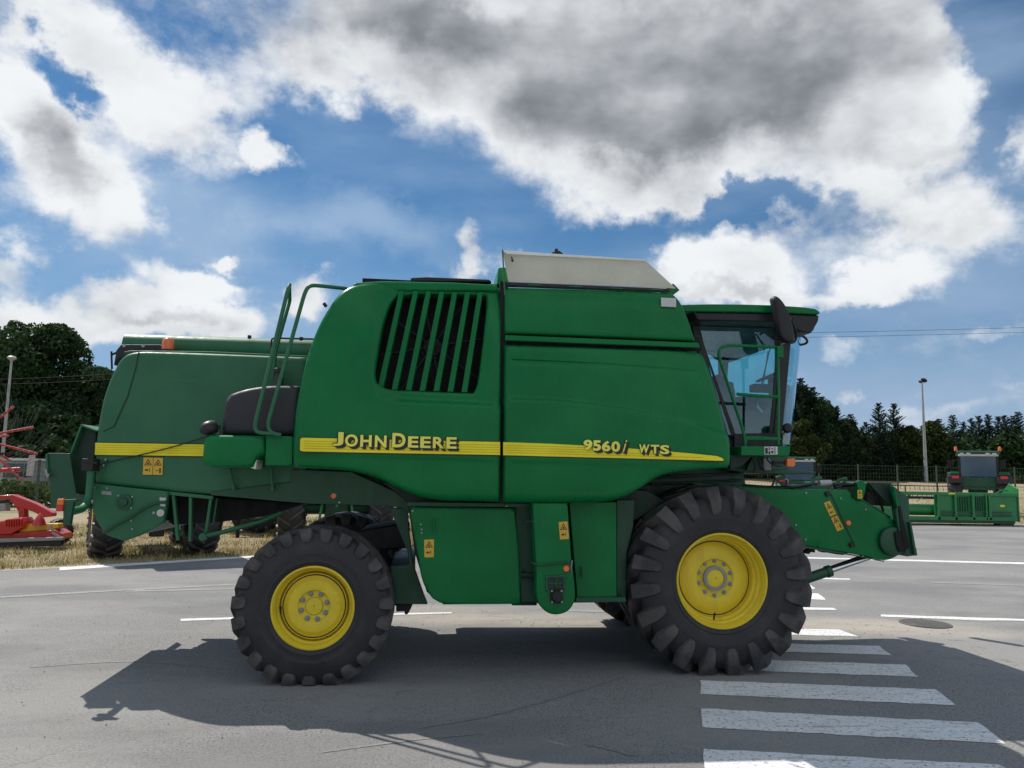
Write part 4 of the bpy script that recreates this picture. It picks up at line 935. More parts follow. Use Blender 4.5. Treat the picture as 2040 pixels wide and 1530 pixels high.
# unloading auger tube folded back along the roof
AY = 8.28; a1, a2 = W(252, 689, AY), W(700, 703, AY)
m = MB(); m.tube([a1, a2], .125, 28); m.build('unloading_auger', M['green_old'], comb, smooth=50)
MB().tube([W(238, 700, AY-.12), W(222, 702+5, AY-.15)], .012, 6).tube([W(222, 700, AY-.15), W(223, 735, AY-.15)], .010, 6).build('spout_hook', M['black_metal'], comb)
MB().tube([W(540, 703, 8.15), W(541, 676, 8.15), W(546, 673.5, 8.15), W(640, 676, 8.15)], .010, 6, smooth=.02).build('hood_cable', M['black'], comb)
for x, y in ((497, 672), (600, 675.5)): MB().lathe([(.001, -.02), (.02, -.01), (.02, .02)], W(x, y, 8.15), (0, 0, 1), 8).build('cable_clip', M['black'], comb)
# beacon
bp = W(334, 699, 8.0); bc = MB().lathe([(.001, .135), (.025, .132), (.048, .118), (.058, .09), (.060, .0)], bp, (0, 0, 1), 28).build('beacon', M['orange'], comb, smooth=60, fixn=True)
MB().lathe([(.068, .012), (.068, -.10), (.001, -.10)], bp, (0, 0, 1), 20).build('beacon_base', M['black'], bc, smooth=40, fixn=True)

YL = 6.98
# straw chopper and spreader at the back
chop = [(187, 963), (254, 971), (334, 979), (332, 1005), (325, 1043), (305, 1053), (282, 1065), (247, 1078), (212, 1065), (196, 1043), (184, 1019), (185, 990)]
pressed_panel('chopper_side', chop, YH-.03, M['green_frame'] if False else M['green_old'], comb, .012, .10, None, .03, None, th=.05, estep=.05)
m = MB(); m.prism(flat([(190, 966), (330, 980), (320, 1040), (282, 1060), (247, 1072), (215, 1062), (190, 1015)], YH), YH+.03, YF-.75); m.build('chopper_housing', M['green_dark'], comb, bev=.01)
ck = W(247.5, 1000, YH-.04)
MB().lathe([(.001, -.035), (.035, -.03), (.04, -.01), (.07, -.008), (.07, .02)], ck, (0, 1, 0), 20).build('bearing_cap', M['green_frame'], comb, smooth=40)
for x, y in ((236, 987.5), (264, 990), (236, 1008), (262, 1012), (262, 1037), (264, 1054), (211, 916), (207, 927), (214, 973), (190, 971)):
    MB().lathe([(.001, -.014), (.010, -.012), (.010, .02)], W(x, y, YH-.03), (0, 1, 0), 8).build('bolt_head', M['steel'], comb)
MB().lathe([(.001, -.02), (.012, -.02), (.014, -.012), (.032, -.012), (.034, .01)], W(320, 1021.7, YH-.03), (0, 1, 0), 20).build('round_knob', M['white'], comb, smooth=40)
MB().lathe([(.001, -.014), (.014, -.012), (.014, .01)], W(307, 1021.7, YH-.03), (0, 1, 0), 12).build('bolt_head', M['steel'], comb)
plate('data_plate', [(202, 978), (222, 979.5), (222, 986.5), (202, 985)], YH-.034, .006, M['grey'], comb, bev=.001)
plate('white_label', [(318, 991), (331, 992), (330, 998), (318, 997)], YH-.034, .006, M['white'], comb, bev=.001)
plate('white_label', [(319, 1003.5), (329, 1004.5), (328.5, 1009), (319, 1008)], YH-.034, .006, M['white'], comb, bev=.001)
MB().tube([W(205, 1062, YH-.05), W(232, 1045, YH-.06), W(255, 1034, YH-.06), W(290, 1010, YH-.06), (W(312, 1002, YH-.06)), W(332, 999, YH-.05)], .012, 8, smooth=.06).build('chopper_lever', M['green_frame'], comb)
plate('tail_deflector', [(162, 846), (168, 848), (193, 857), (189, 905), (187, 935), (178, 978), (152, 985), (146, 945), (140, 903), (150, 880)], YH+.10, YF-.95-YH, M['green_dark'], comb, bev=.015)
slab((W(162, 845, YH+.02), W(193, 857, YH+.0), W(193, 860, YH+.0), W(161, 849, YH+.02)), (0, .9, 0), 'deflector_lip', M['green_old'], comb, .004)
slab((W(160, 846, YH+.03), W(164, 847, YH+.03), W(142, 905, YH+.03), W(138, 903, YH+.03)), (0, 2.0, 0), 'deflector_edge', M['green_old'], comb, .004)
plate('spreader_wing', [(92, 905), (96, 902.5), (139, 903), (142, 925), (147, 955), (152, 984), (178, 988), (174, 1012), (165, 1014), (140, 1018), (102, 1012), (100, 985), (97, 950), (90, 930)], YH-.06, .03, M['green_frame'], comb, bev=.004)
slab((W(90, 906, YH-.08), W(94, 904, YH-.08), W(97, 950, YH-.08), W(92, 950, YH-.08)), (0, 2.2, 0), 'wing_edge', M['green_old'], comb, .004)
MB().prism(flat([(92, 905), (139, 903), (152, 984), (178, 988), (165, 1014), (102, 1012)], YH-.06), YF-1.0, YF-.97).build('spreader_wing', M['green_frame'], comb, bev=.004)
m = MB(); m.box((W(100, 1008, YH).x, YH-.02, W(100, 1008, YH).z-.02), (W(190, 1008, YH).x, YF-1.0, W(100, 1008, YH).z+.02)); m.build('spreader_floor', M['green_dark'], comb)
MB().tube([W(181, 925, YH-.10), W(181, 945, YH-.10), W(178, 988, YH-.12), W(168, 1013, YH-.25), W(144, 1019, YL+.05), W(134, 1018, YL+.03)], .034, 14, smooth=.10).build('light_arm', M['green_old'], comb, smooth=50)
m = MB(); p = W(178, 927, YH-.10); m.box((p.x-.05, p.y-.05, p.z-.05), (p.x+.05, p.y+.12, p.z+.06)); m.tube([p+Vector((-.04, -.05, .03)), p+Vector((.09, -.05, .02))], .012, 6); m.build('arm_clamp', M['black_metal'], comb, bev=.006)
plate('light_bracket', [(126, 996), (151, 994), (152, 998), (146, 1001), (139, 1047), (125, 1047)], YL, .05, M['green_frame'], comb, bev=.006)
lb = plate('rear_light', [(114, 994), (127, 993.5), (125.5, 1006), (112, 1006.5)], YL-.02, .05, M['orange'], comb, bev=.006)
plate('brake_lens', [(112, 1007), (125.4, 1006.5), (123.5, 1019), (110, 1019)], YL-.02, .05, M['redlens'], lb, bev=.006)
MB().tube([W(91, 935, YH-.1), W(95, 952, YH-.1), W(98, 944, YH-.12)], .010, 6, smooth=.02).build('wing_hook', M['steel'], comb)
# far-side light board on its stalk (its shadow falls on the yard)
m = MB(); m.tube([(-2.60, 9.05, 1.15), (-2.72, 9.35, 1.30), (-2.92, 9.65, 1.46)], .03, 8); m.box((-3.10, 9.62, 1.42), (-2.80, 9.68, 1.68)); m.build('far_light_board', M['green_frame'], comb)

# bars, shields and linkage under the hood
for (x0, y0, x1, y1, w) in ((344, 984, 353.5, 1077, 6.5), (379, 986, 378, 1079, 6.5), (420, 989, 408, 1072, 6)):
    plate('guard_bar', [(x0-w/2, y0), (x0+w/2, y0), (x1+w/2, y1), (x1-w/2, y1)], YH+.02, .05, M['green_old'], comb, bev=.006)
plate('guard_bar', [(430, 992), (434, 992), (427, 1042), (423, 1042)], YH+.2, .05, M['green_old'], comb, bev=.004)
plate('guard_rail', [(336, 979), (424, 988), (424, 995), (336, 986)], YH+.01, .05, M['green_old'], comb, bev=.005)
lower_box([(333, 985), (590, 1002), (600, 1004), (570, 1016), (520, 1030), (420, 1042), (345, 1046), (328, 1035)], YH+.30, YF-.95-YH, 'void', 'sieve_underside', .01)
MB().tube([W(404, 1069, YH-.02), W(440, 1061, YH-.02), W(521, 1039, YH+.02), W(560, 1022, YH+.1)], .022, 10).lathe([(.001, -.03), (.035, -.03), (.035, .03), (.001, .03)], W(405, 1069, YH-.02), (0, 1, 0), 14).build('steering_link', M['green_old'], comb, smooth=40)
for (x0, y0, x1, y1) in ((477, 992, 472, 1072), (441, 1035, 433, 1069)):
    plate('support_leg', [(x0-3, y0), (x0+3, y0), (x1+3, y1), (x1-3, y1)], YH+.9, .05, M['black_metal'], comb, bev=.004)
MB().tube([W(521, 1041, YH+.5), W(505, 1056, YH+.5), W(488, 1056, YH+.5), W(480, 1045, YH+.5)], .008, 6, smooth=.05).build('drain_hose', M['black'], comb)
for pts in (((456, 930), (461, 950), (466, 972)), ((539, 926), (541, 950), (543, 974))):
    MB().tube([W(x, y, YH-.06) for x, y in pts], .013, 8).lathe([(.001, -.02), (.018, -.015), (.018, .03)], W(*pts[-1], YH-.05), (0, 1, 0), 10).build('box_strut', M['green_old'], comb)

# battery box, step box, fuel tank, rails
YX = 7.02
bx = [(402, 914), (404, 885), (407, 873), (413, 868), (430, 866.5), (525, 868), (527, 905), (517, 908), (509, 916), (504, 926), (502, 931), (414, 930), (405, 926)]
pressed_panel('rear_platform_box', bx, YX, M['green'], comb, .045, .08, None, .03, None, th=.45, corner=50, estep=.03)
plate('box_bracket', [(499, 932), (503, 918), (510, 908), (512, 915), (509, 935)], YX+.05, .25, M['beige'], comb, bev=.003)
pressed_panel('step_box', [(529, 868), (584, 869), (582, 928), (528, 927)], YX+.02, M['green'], comb, .012, .08, None, .03, None, th=.45, estep=.04)
tank = [(439, 866), (440, 845), (443, 822), (448, 800), (452, 789), (458, 785), (490, 775), (523, 769.5), (545, 767.8), (598, 767.8), (592, 868), (500, 867)]
YT = 7.15
pressed_panel('fuel_tank', tank, YT, M['tank'], comb, .05, .08, None, .03, lambda x, z: .012*np.sin(x*9)+.01*np.sin(z*7), th=.7, estep=.04)
nk = W(555, 768, YT+.25); MB().lathe([(.060, -.10), (.045, .01), (.040, .10), (.040, .12)], nk, (0, 0, 1), 20).build('filler_neck', M['tank'], comb, smooth=40)
m = MB(); m.lathe([(.048, .115), (.052, .125), (.052, .155), (.045, .165), (.001, .17)], nk, (0, 0, 1), 16); m.build('filler_cap', M['black'], comb, smooth=30)
lp = W(416, 853, YX+.1); lo_ = MB().lathe([(.001, -.075), (.035, -.07), (.062, -.03), (.066, .01), (.058, .06), (.03, .08), (.001, .085)], lp, (.55, .45, .25), 24).build('work_light', M['black'], comb, smooth=50, fixn=True)
MB().tube([lp+Vector((.05, .03, 0)), W(428, 848, YX+.12), W(438, 846, YX+.14), W(440, 868, YX+.12)], .007, 6, smooth=.02).tube([W(425, 856, YX+.1), W(428, 868, YX+.1)], .014, 8).build('lamp_bracket', M['black_metal'], lo_)
YR = 6.98
m = MB(); m.tube([W(577, 567, YR+.05), W(573.5, 577, YR), W(508, 846, YR), W(509, 857, YR), W(516, 862.5, YR), W(545, 864, YR)], .0185, 12, smooth=.07)
m.tube([W(576.5, 567, YR+.06), W(577.5, 600, YR+.35), W(549, 700, YR+.42), W(545, 760, YR+.5)], .0165, 12, smooth=.06)
m.build('ladder_rail', M['green_old'], comb, smooth=50)
m = MB(); m.tube([W(690, 575, YR+.25), W(640, 569.5, YR+.1), W(617, 568, YR), W(608, 580, YR), W(536, 836, YR), W(533.5, 850, YR), W(540, 863, YR), W(560, 867, YR)], .0185, 12, smooth=.08)
m.build('ladder_rail', M['green_old'], comb, smooth=50)
MB().tube([W(645, 604, 7.3), W(650, 611, 7.3)], .016, 8).build('mirror_stub', M['black'], comb)
plate('shade_filler', [(592, 915), (760, 930), (830, 985), (812, 1004), (600, 1000)], YH+.11, YF-.7-YH, M['green_dark'], comb, bev=0)  # added dark sheet stands in for the shade below the cover

# ---------------- cab
YC, YCF = 7.62, 9.28
XZ = lambda px, py, Y=YC: W(px, py, Y)
roof = [(1290, 610), (1371, 606.5), (1418, 605.5), (1480, 606), (1541, 607.6), (1601, 611.5), (1625, 615), (1634, 621), (1633, 626), (1580, 624), (1541, 622.5), (1480, 621.5), (1392, 620.6), (1290, 621)]  # rear end, unseen behind the tank cover, lengthened to block sun on the yard
plate('cab_roof', roof, YC-.30, YCF-YC+.62, M['green'], comb, bev=.022, segs=3)
plate('roof_fascia', [(1378, 619), (1392, 621), (1541, 623), (1582, 625), (1633, 627.5), (1631, 640), (1624, 652), (1617, 664), (1600, 662), (1586, 657), (1568, 643), (1545, 641), (1390, 638)], YC-.27, YCF-YC+.54, M['black'], comb, bev=.02)
plate('roof_inner_lining', [(1392, 640), (1590, 643), (1588, 649), (1392, 647)], YC+.06, YCF-YC-.12, M['seat'], comb, bev=0)
for yy in (YC+.10, YC+.42, YCF-.42, YCF-.10):
    c = W(1622, 646, YC-.18); c = Vector((c.x, yy-(.22 if yy == YC+.10 else 0), c.z))
    h = MB().lathe([(.001, -.07), (.04, -.06), (.056, -.01), (.056, .02)], c, (1, -.25, -.12), 22).build('roof_lamp', M['black'], comb, smooth=40, fixn=True)
    MB().lathe([(.001, .018), (.052, .014)], c, (1, -.25, -.12), 22).build('lamp_lens', M['lampglass'], h, smooth=60, fixn=True)
# frame: sill, posts
post = lambda pts, Y, th, name='cab_post', mat='black': plate(name, pts, Y, th, M[mat], comb, bev=.008)
rear_x = W(1385, 760, YC)
for Y in (YC, YCF-.05):
    dx = 0
    def shift(pts, Y=Y):     # the same outline in metres on the other side of the cab
        return [(W(x, y, YC).x, W(x, y, YC).z) for x, y in pts]
    MB().prism(shift([(1543, 640), (1575, 640), (1578, 662), (1557, 885), (1539, 885), (1548, 790), (1550, 690), (1552, 655)] if Y == YC else [(1552, 640), (1575, 640), (1570, 670), (1556, 885), (1543, 885), (1552, 790), (1555, 690)]), Y, Y+.05).build('front_post', M['black'], comb, bev=.008)
    MB().prism(shift([(1376, 640), (1392, 640), (1450, 880), (1434, 880)]), Y, Y+.05).build('rear_post', M['black'], comb, bev=.008)
    MB().prism(shift([(1462, 865), (1560, 864), (1558, 890), (1462, 892)]), Y-.01, Y+.05).build('door_sill', M['black'], comb, bev=.006)
    g = MB().prism(shift([(1389, 644), (1548, 647), (1550, 700), (1546, 790), (1538, 866), (1452, 866)]), Y+.02, Y+.026).build('side_window', M['glass'], comb)
    # dark ceramic border of the pane
    m = MB(); P = shift([(1386, 641), (1552, 645), (1553, 700), (1549, 790), (1541, 870), (1460, 870)]); Q = shift([(1391, 650), (1544, 654), (1546, 700), (1542, 790), (1534, 862), (1466, 864)])
    Q[1] = (Q[1][0]-.0, Q[1][1])
    for i in range(len(P)):
        j = (i+1) % len(P); q = [P[i], P[j], Q[j], Q[i]]
        m.prism(q, Y+.012, Y+.018)
    m.build('window_border', M['black'], comb)
MB().box((rear_x.x-.02, YC+.05, W(1440, 800, YC).z), (rear_x.x+.04, YCF-.05, W(1440, 760, YC).z+.0)).build('rear_wall', M['black'], comb)
# curved windscreen
m = MB(); N = 14; rows = []
zt, zb = W(1597, 662, 8.3).z, W(1565, 889, 8.3).z
xat, xab = W(1573, 660, YC).x, W(1553, 888, YC).x; xmt, xmb = W(1598, 662, 8.2).x, W(1573, 888, 8.2).x
for i in range(N+1):
    t = i/N; y = YC+.03+(YCF-YC-.06)*t; bow = 1-abs(2*t-1)**2.6
    rows.append([(xab+(xmb-xab)*bow, y, zb), (xat+(xmt-xat)*bow, y, zt)])
vs = [p for r in rows for p in r]+[(p[0]-.008, p[1], p[2]) for r in rows for p in r]; K = len(rows)*2
m.add(vs, [(2*i+2, 2*i, 2*i+1, 2*i+3) for i in range(N)]+[(K+2*i, K+2*i+2, K+2*i+3, K+2*i+1) for i in range(N)])
m.build('windscreen', M['windscreen'], comb, smooth=180)
# cab floor, seat, console, steering wheel
zf = W(1500, 866, YC).z-.05
MB().box((W(1450, 870, YC).x-.3, YC+.03, zf-.12), (xab+.05, YCF-.03, zf)).build('cab_floor', M['seat'], comb)
sx = W(1470, 800, 8.5).x
MB().box((sx-.10, 8.28, zf+.40), (sx+.38, 8.82, zf+.52)).box((sx+.0, 8.4, zf), (sx+.3, 8.7, zf+.40)).build('seat_cushion', M['seat'], comb, bev=.04)
zs = W(1430, 757, 8.5).z; MB().box((sx-.24, 8.28, zf+.45), (sx-.10, 8.72, zs-.08), rot=Matrix.Rotation(-.12, 3, 'Y')).box((sx-.30, 8.38, zs-.10), (sx-.20, 8.60, zs+.06)).build('seat_back', M['seat'], comb, bev=.05)
MB().box((sx+.0, 8.05, zf+.55), (sx+.42, 8.20, zf+.64)).box((sx+.30, 8.05, zf+.62), (sx+.36, 8.12, zf+.84)).build('armrest_console', M['black'], comb, bev=.02)
m = MB(); stx = sx+.44; m.tube([(stx+.03, 8.55, zf), (stx, 8.55, zf+.78)], .05, 12)
m.lathe([(.175, -.012), (.195, 0), (.175, .012), (.16, 0)], (stx-.01, 8.55, zf+.80), (-.45, 0, 1), 28, close=True); m.bar((stx-.18, 8.55, zf+.73), (stx+.16, 8.55, zf+.87), .02, .03)
m.build('steering_wheel', M['black'], comb, smooth=50)
MB().box((sx-.55, 7.8, zf), (sx-.32, 9.4, zf+.62)).build('rear_console', M['seat'], comb, bev=.03)
MB().tube([W(1535, 690, 8.9), W(1516, 770, 8.9)], .008, 6).tube([W(1530, 700, 8.9), W(1520, 770, 8.9)], .006, 6).build('wiper_arm', M['black'], comb)
slab((W(1509, 801, YC+.5), W(1513, 811, YC+.5), W(1522, 821, YC+.5), W(1518, 823, YC+.5), W(1508, 812, YC+.5)), (0, .004, 0), 'paper_tag', M['white'], comb, 0)
# mirrors
ym = 7.16
mr = [(1541, 592), (1545, 588.5), (1551, 590), (1562, 601), (1572, 618), (1579, 638), (1584, 660), (1585.5, 680), (1578, 682), (1567, 679), (1558, 671), (1553, 650), (1547, 624), (1542.5, 604)]
pressed_panel('mirror', mr, ym, M['black'], comb, .035, .07, None, .03, None, th=.05, corner=60, estep=.02)
MB().tube([W(1576, 635, ym+.06), W(1588, 665, ym+.1), W(1584, 684, ym+.12), W(1560, 682, ym+.15), W(1549, 692, 7.25)], .011, 8, smooth=.05).tube([W(1578, 640, ym+.1), W(1582, 622, YC)], .012, 8).build('mirror_arm', M['black'], comb)
MB().tube([W(1548, 691, 7.3), W(1563, 683, 7.25), W(1573, 680, 7.25)], .008, 6).build('mirror_stay', M['steel'], comb)
MB().lathe([(.001, -.05), (.035, -.045), (.050, -.015), (.050, .02), (.03, .05), (.001, .055)], W(1569, 853, 7.4), (.3, 1, 0), 20).build('round_mirror', M['black'], comb, smooth=50)
MB().tube([W(1567, 858, 7.4), W(1558, 866, 7.4), W(1556, 880, 7.45)], .009, 6).build('mirror_arm', M['black'], comb)
MB().tube([W(1586, 668, 8.2), W(1600, 669, 8.0), W(1609, 678, 8.0), W(1607, 684, 8.0), W(1595, 687, 8.1)], .014, 8, smooth=.05).build('grab_handle', M['black'], comb, smooth=50)
# handrail
yh = 7.22
MB().tube([W(1553, 692.5, yh), W(1500, 689.5, yh), W(1447, 687.5, yh), W(1431, 697, yh), W(1434, 716, yh), W(1482, 862, yh), W(1484, 890, yh)], .015, 12, smooth=.08).build('handrail', M['green'], comb, smooth=50)
MB().tube([W(1468, 785, yh), W(1500, 788, yh), W(1554, 791, yh)], .0165, 10).build('handrail_bar', M['green'], comb, smooth=50)
MB().tube([W(1549, 694, yh), W(1551, 790, yh), W(1550, 886, yh)], .014, 10).box((W(1546, 694, yh).x, yh-.03, W(1546, 712, yh).z), (W(1558, 694, yh).x, yh+.03, W(1546, 690, yh).z)).build('handrail_post', M['green'], comb, smooth=40)
plate('handrail_toe_bar', [(1486, 869), (1490, 868), (1555, 871), (1558, 875), (1554, 878), (1490, 877), (1487, 889), (1482, 889)], yh-.01, .03, M['green'], comb, bev=.008)
plate('platform', [(1477, 889), (1575, 889), (1573, 906), (1570, 908.5), (1477, 907)], 7.10, .52, M['green'], comb, bev=.006)
plate('platform_deck', [(1468, 889), (1575, 889), (1575, 893), (1468, 893)], 7.55, 1.9, M['green_frame'], comb, bev=.004)
st = plate('instruction_sticker', [(1523, 889.8), (1549, 889.8), (1549, 905.5), (1523, 905.5)], 7.096, .003, M['white'], comb, bev=0)
m = MB()
for q in ((1525, 892, 1530, 904), (1532, 891, 1534, 897), (1537, 893, 1541, 895), (1537, 898, 1541, 903), (1531.5, 899, 1535, 904.5), (1543.5, 891, 1545, 904)):
    m.prism(flat([(q[0], q[1]), (q[2], q[1]), (q[2], q[3]), (q[0], q[3])], 7.09), 7.0935, 7.0955)
m.build('pictogram', M['decal_black'], st)
plate('cab_subframe', [(1440, 905), (1500, 907), (1572, 909), (1570, 936), (1625, 940), (1627, 944), (1560, 945), (1480, 941), (1440, 935)], 7.75, 1.5, M['green_frame'], comb, bev=.01)
plate('under_cab_panel', [(1455, 906), (1500, 907), (1480, 928), (1455, 935)], 7.30, .4, M['green_dark'], comb, bev=.01)
plate('support_bracket', [(1500, 908), (1566, 909), (1568, 935), (1486, 937)], 7.62, .05, M['green_frame'], comb, bev=.006)
plate('junction_box', [(1521, 912), (1535, 913), (1537, 937), (1522, 937)], 7.56, .05, M['grey'], comb, bev=.008)
for pts in (((1512, 908), (1514, 925), (1524, 938)), ((1527, 908), (1531, 921), (1545, 928), (1556, 929)), ((1498, 909), (1506, 928), (1502, 942))):
    MB().tube([W(x, y, 7.52) for x, y in pts], .009, 6, smooth=.05).build('cable', M['black'], comb)
plate('turn_signal', [(1568, 914), (1583, 913), (1585, 915), (1584.5, 927), (1582, 930), (1568, 929.5)], 7.30, .07, M['orange'], comb, bev=.012)
plate('signal_arm', [(1540, 918), (1568, 919), (1568, 925), (1540, 925)], 7.34, .03, M['black'], comb, bev=.004)

# ---------------- feeder house
YFd = 7.85
fd = [(1380, 960), (1496, 969.5), (1581, 974), (1649, 975), (1690, 977.5), (1696, 981), (1697, 992), (1718, 999), (1750, 1017), (1783, 1038.5), (1785, 1056), (1782, 1073), (1793, 1104), (1780, 1112), (1762, 1116.5), (1730, 1110), (1699, 1103.5), (1650, 1095.5), (1605, 1087), (1500, 1070), (1380, 1060)]
pressed_panel('feeder_side', fd, YFd, M['green'], comb, .012, .09, None, .03, None, th=.04, estep=.05)
m = MB(); m.prism(flat([(1380, 965), (1500, 972), (1645, 978), (1690, 985), (1716, 1003), (1778, 1042), (1776, 1074), (1788, 1103), (1760, 1113), (1380, 1055)], YFd), YFd+.04, 9.30); m.build('feeder_body', M['green_dark'], comb)
m = MB(); m.prism(flat(fd, YFd), 9.30, 9.34); m.build('feeder_side', M['green'], comb)
plate('feeder_lower_edge', [(1560, 1079), (1610, 1088), (1699, 1104.5), (1762, 1117.5), (1761, 1119.5), (1699, 1107), (1650, 1100), (1606, 1092), (1560, 1084)], YFd-.01, .06, M['green_frame'], comb, bev=.003)
MB().lathe([(.155, .0), (.15, -.05), (.135, -.06), (.001, -.062)], W(1775, 1078, YFd), (0, 1, 0), 32).build('drum_end', M['green_frame'], comb, smooth=40, fixn=True)
sl = [(1643, 972), (1647, 970), (1705, 1098), (1701, 1100)]
plate('side_seam', [(1655, 985), (1657, 984), (1702, 1083), (1700, 1084)], YFd-.006, .01, M['green_dark'], comb, bev=0)
for q in ((1645, 978, 1656, 990), (1693, 1080, 1705, 1091)):
    plate('latch_block', [(q[0], q[1]+3), (q[2]-2, q[1]), (q[2], q[3]-3), (q[0]+3, q[3])], YFd-.03, .05, M['black'], comb, bev=.006)
sticker([(1641, 1002), (1653, 997.6), (1681, 1053), (1668, 1059)], YFd-.003, comb, 2, 2)
sticker([(1708, 976), (1717, 976), (1717.6, 992.5), (1708.5, 993)], YFd-.055, comb)
for x, y in ((1585, 1046), (1605, 982), (1674.5, 993), (1604, 1075), (1724, 1015), (1787, 1077)):
    MB().lathe([(.001, -.012), (.010, -.010), (.010, .02)], W(x, y, YFd), (0, 1, 0), 8).build('bolt_head', M['steel'], comb)
plate('coupling_bracket', [(1706, 961), (1714, 957), (1722, 959), (1726, 968), (1724, 978), (1719, 998), (1708, 995), (1710, 975)], YFd-.05, .06, M['green'], comb, bev=.006)
# front mounting frame: two cheeks, top plate, cross tubes
for Y in (YFd-.08, 9.38):
    P = [(W(x, y, YFd-.08).x, W(x, y, YFd-.08).z) for x, y in ((1772, 963), (1781, 969), (1811, 992), (1812.5, 1036), (1821, 1076), (1828.5, 1106), (1807, 1109), (1797, 1080), (1787, 1040), (1784, 1014), (1787, 1009), (1779, 985))]
    MB().prism(P, Y, Y+.05).build('frame_cheek', M['green'] if Y > 9 else M['green_frame'], comb, bev=.006)
plate('frame_post', [(1781, 985), (1800, 985), (1822, 1105), (1800, 1107)], YFd-.02, .09, M['green_frame'], comb, bev=.006)
plate('frame_post', [(1787, 985), (1800, 985), (1822, 1105), (1806, 1107)], 9.25, .09, M['green_frame'], comb, bev=.006)
slab((W(1729, 961, YFd), W(1776, 962, YFd), W(1785, 1012, YFd), W(1762, 996, YFd)), (0, .03, 0), 'corner_gusset', M['green_dark'], comb, .004)  # darker green stands in for the shading in this corner
plate('frame_slot_shade', [(1790, 1010), (1794, 1008), (1812, 1092), (1804, 1096), (1796, 1060)], YFd-.09, .02, M['void'], comb, bev=0)  # flat black strip painted as the shade inside a slot
plate('coupling_recess_shade', [(1783, 1060), (1796, 1056), (1803, 1070), (1806, 1096), (1792, 1100), (1786, 1082)], YFd-.085, .02, M['void'], comb, bev=.004)  # flat black patch painted as the shade of the coupling hollow
plate('cheek_rib', [(1781, 969), (1784, 971), (1790, 1007), (1787, 1009)], YFd-.12, .05, M['green'], comb, bev=.004)
plate('cheek_rib', [(1812, 1040), (1816, 1042), (1827, 1104), (1822, 1106)], YFd-.12, .05, M['green_frame'], comb, bev=.004)
slab((W(1722, 962, YFd+.1), W(1773, 962, YFd+.1), W(1773, 966, YFd+.1), W(1722, 966, YFd+.1)), (0, 1.35, 0), 'top_plate', M['green'], comb, .004)
slab((W(1772, 962, YFd), W(1778, 966, YFd), W(1790, 1012, YFd), W(1783, 1010, YFd)), (0, 1.5, 0), 'front_top_beam', M['green'], comb, .004)
slab((W(1800, 1092, YFd), W(1826, 1092, YFd), W(1828, 1107, YFd), W(1802, 1108, YFd)), (0, 1.5, 0), 'front_bottom_beam', M['green_frame'], comb, .006)
plate('side_link', [(1715, 1000), (1722, 996), (1776, 1030), (1772, 1036)], YFd+.06, .05, M['green_frame'], comb, bev=.006)
for (x0, y0, x1, y1) in ((1725, 972, 1745, 1005), (1740, 975, 1760, 1018), (1730, 990, 1775, 1000)):
    MB().tube([W(x0, y0, YFd+.2), W((x0+x1)/2, (y0+y1)/2-6, YFd+.15), W(x1, y1, YFd+.2)], .014, 8, smooth=.1).build('hydraulic_hose', M['black'], comb, smooth=50)
m = MB(); m.box((W(1720, 1000, YFd+.2).x, YFd+.12, W(1720, 1005, YFd+.2).z), (W(1736, 1000, YFd+.2).x, YFd+.3, W(1720, 980, YFd+.2).z)); m.build('drive_box', M['black_metal'], comb, bev=.01)
# pale couplers and hoses lying on top
for k, (x0, x1) in enumerate(((1608, 1636), (1658, 1686))):
    Y = YFd+.5+.1*k; m = MB()
    a, b2, c2, d2 = W(x0, 975, Y), W(x0+14, 955, Y), W(x1, 953, Y), W(x1-10, 974, Y)
    for p_, q_ in ((a, b2), (b2, c2), (c2, d2)): m.bar(p_, q_, .05, .022)
    m.build('coupler_bracket', M['green_old'], comb, bev=.004)
plate('coupler_plate', [(1590, 970), (1612, 966), (1640, 968), (1650, 972), (1650, 976), (1590, 976)], YFd+.35, .4, M['green_old'], comb, bev=.006)
MB().tube([W(1632, 963, YFd+.45), W(1655, 962, YFd+.45)], .035, 12).build('coupler_sleeve', M['white'], comb, smooth=50)
MB().tube([W(1480, 967, YFd+.1), W(1530, 971, YFd+.1), W(1580, 971, YFd+.1), W(1600, 967, YFd+.3), W(1625, 964, YFd+.4)], .018, 8, smooth=.2).build('hydraulic_hose', M['black'], comb, smooth=50)
MB().tube([W(1660, 967, YFd+.4), W(1690, 968, YFd+.3), W(1712, 963, YFd+.1)], .020, 8, smooth=.1).tube([W(1664, 972, YFd+.3), W(1700, 964, YFd+.4), W(1725, 967, YFd+.3)], .016, 8, smooth=.1).build('hydraulic_hose', M['black'], comb, smooth=50)
MB().tube([W(1537, 972, YFd+.5), W(1543, 957, YFd+.5), W(1549, 953.5, YFd+.5), W(1567, 955, YFd+.5), W(1570, 960, YFd+.5), W(1566, 973, YFd+.5)], .014, 8, smooth=.04).build('grab_loop', M['steel'], comb, smooth=50)
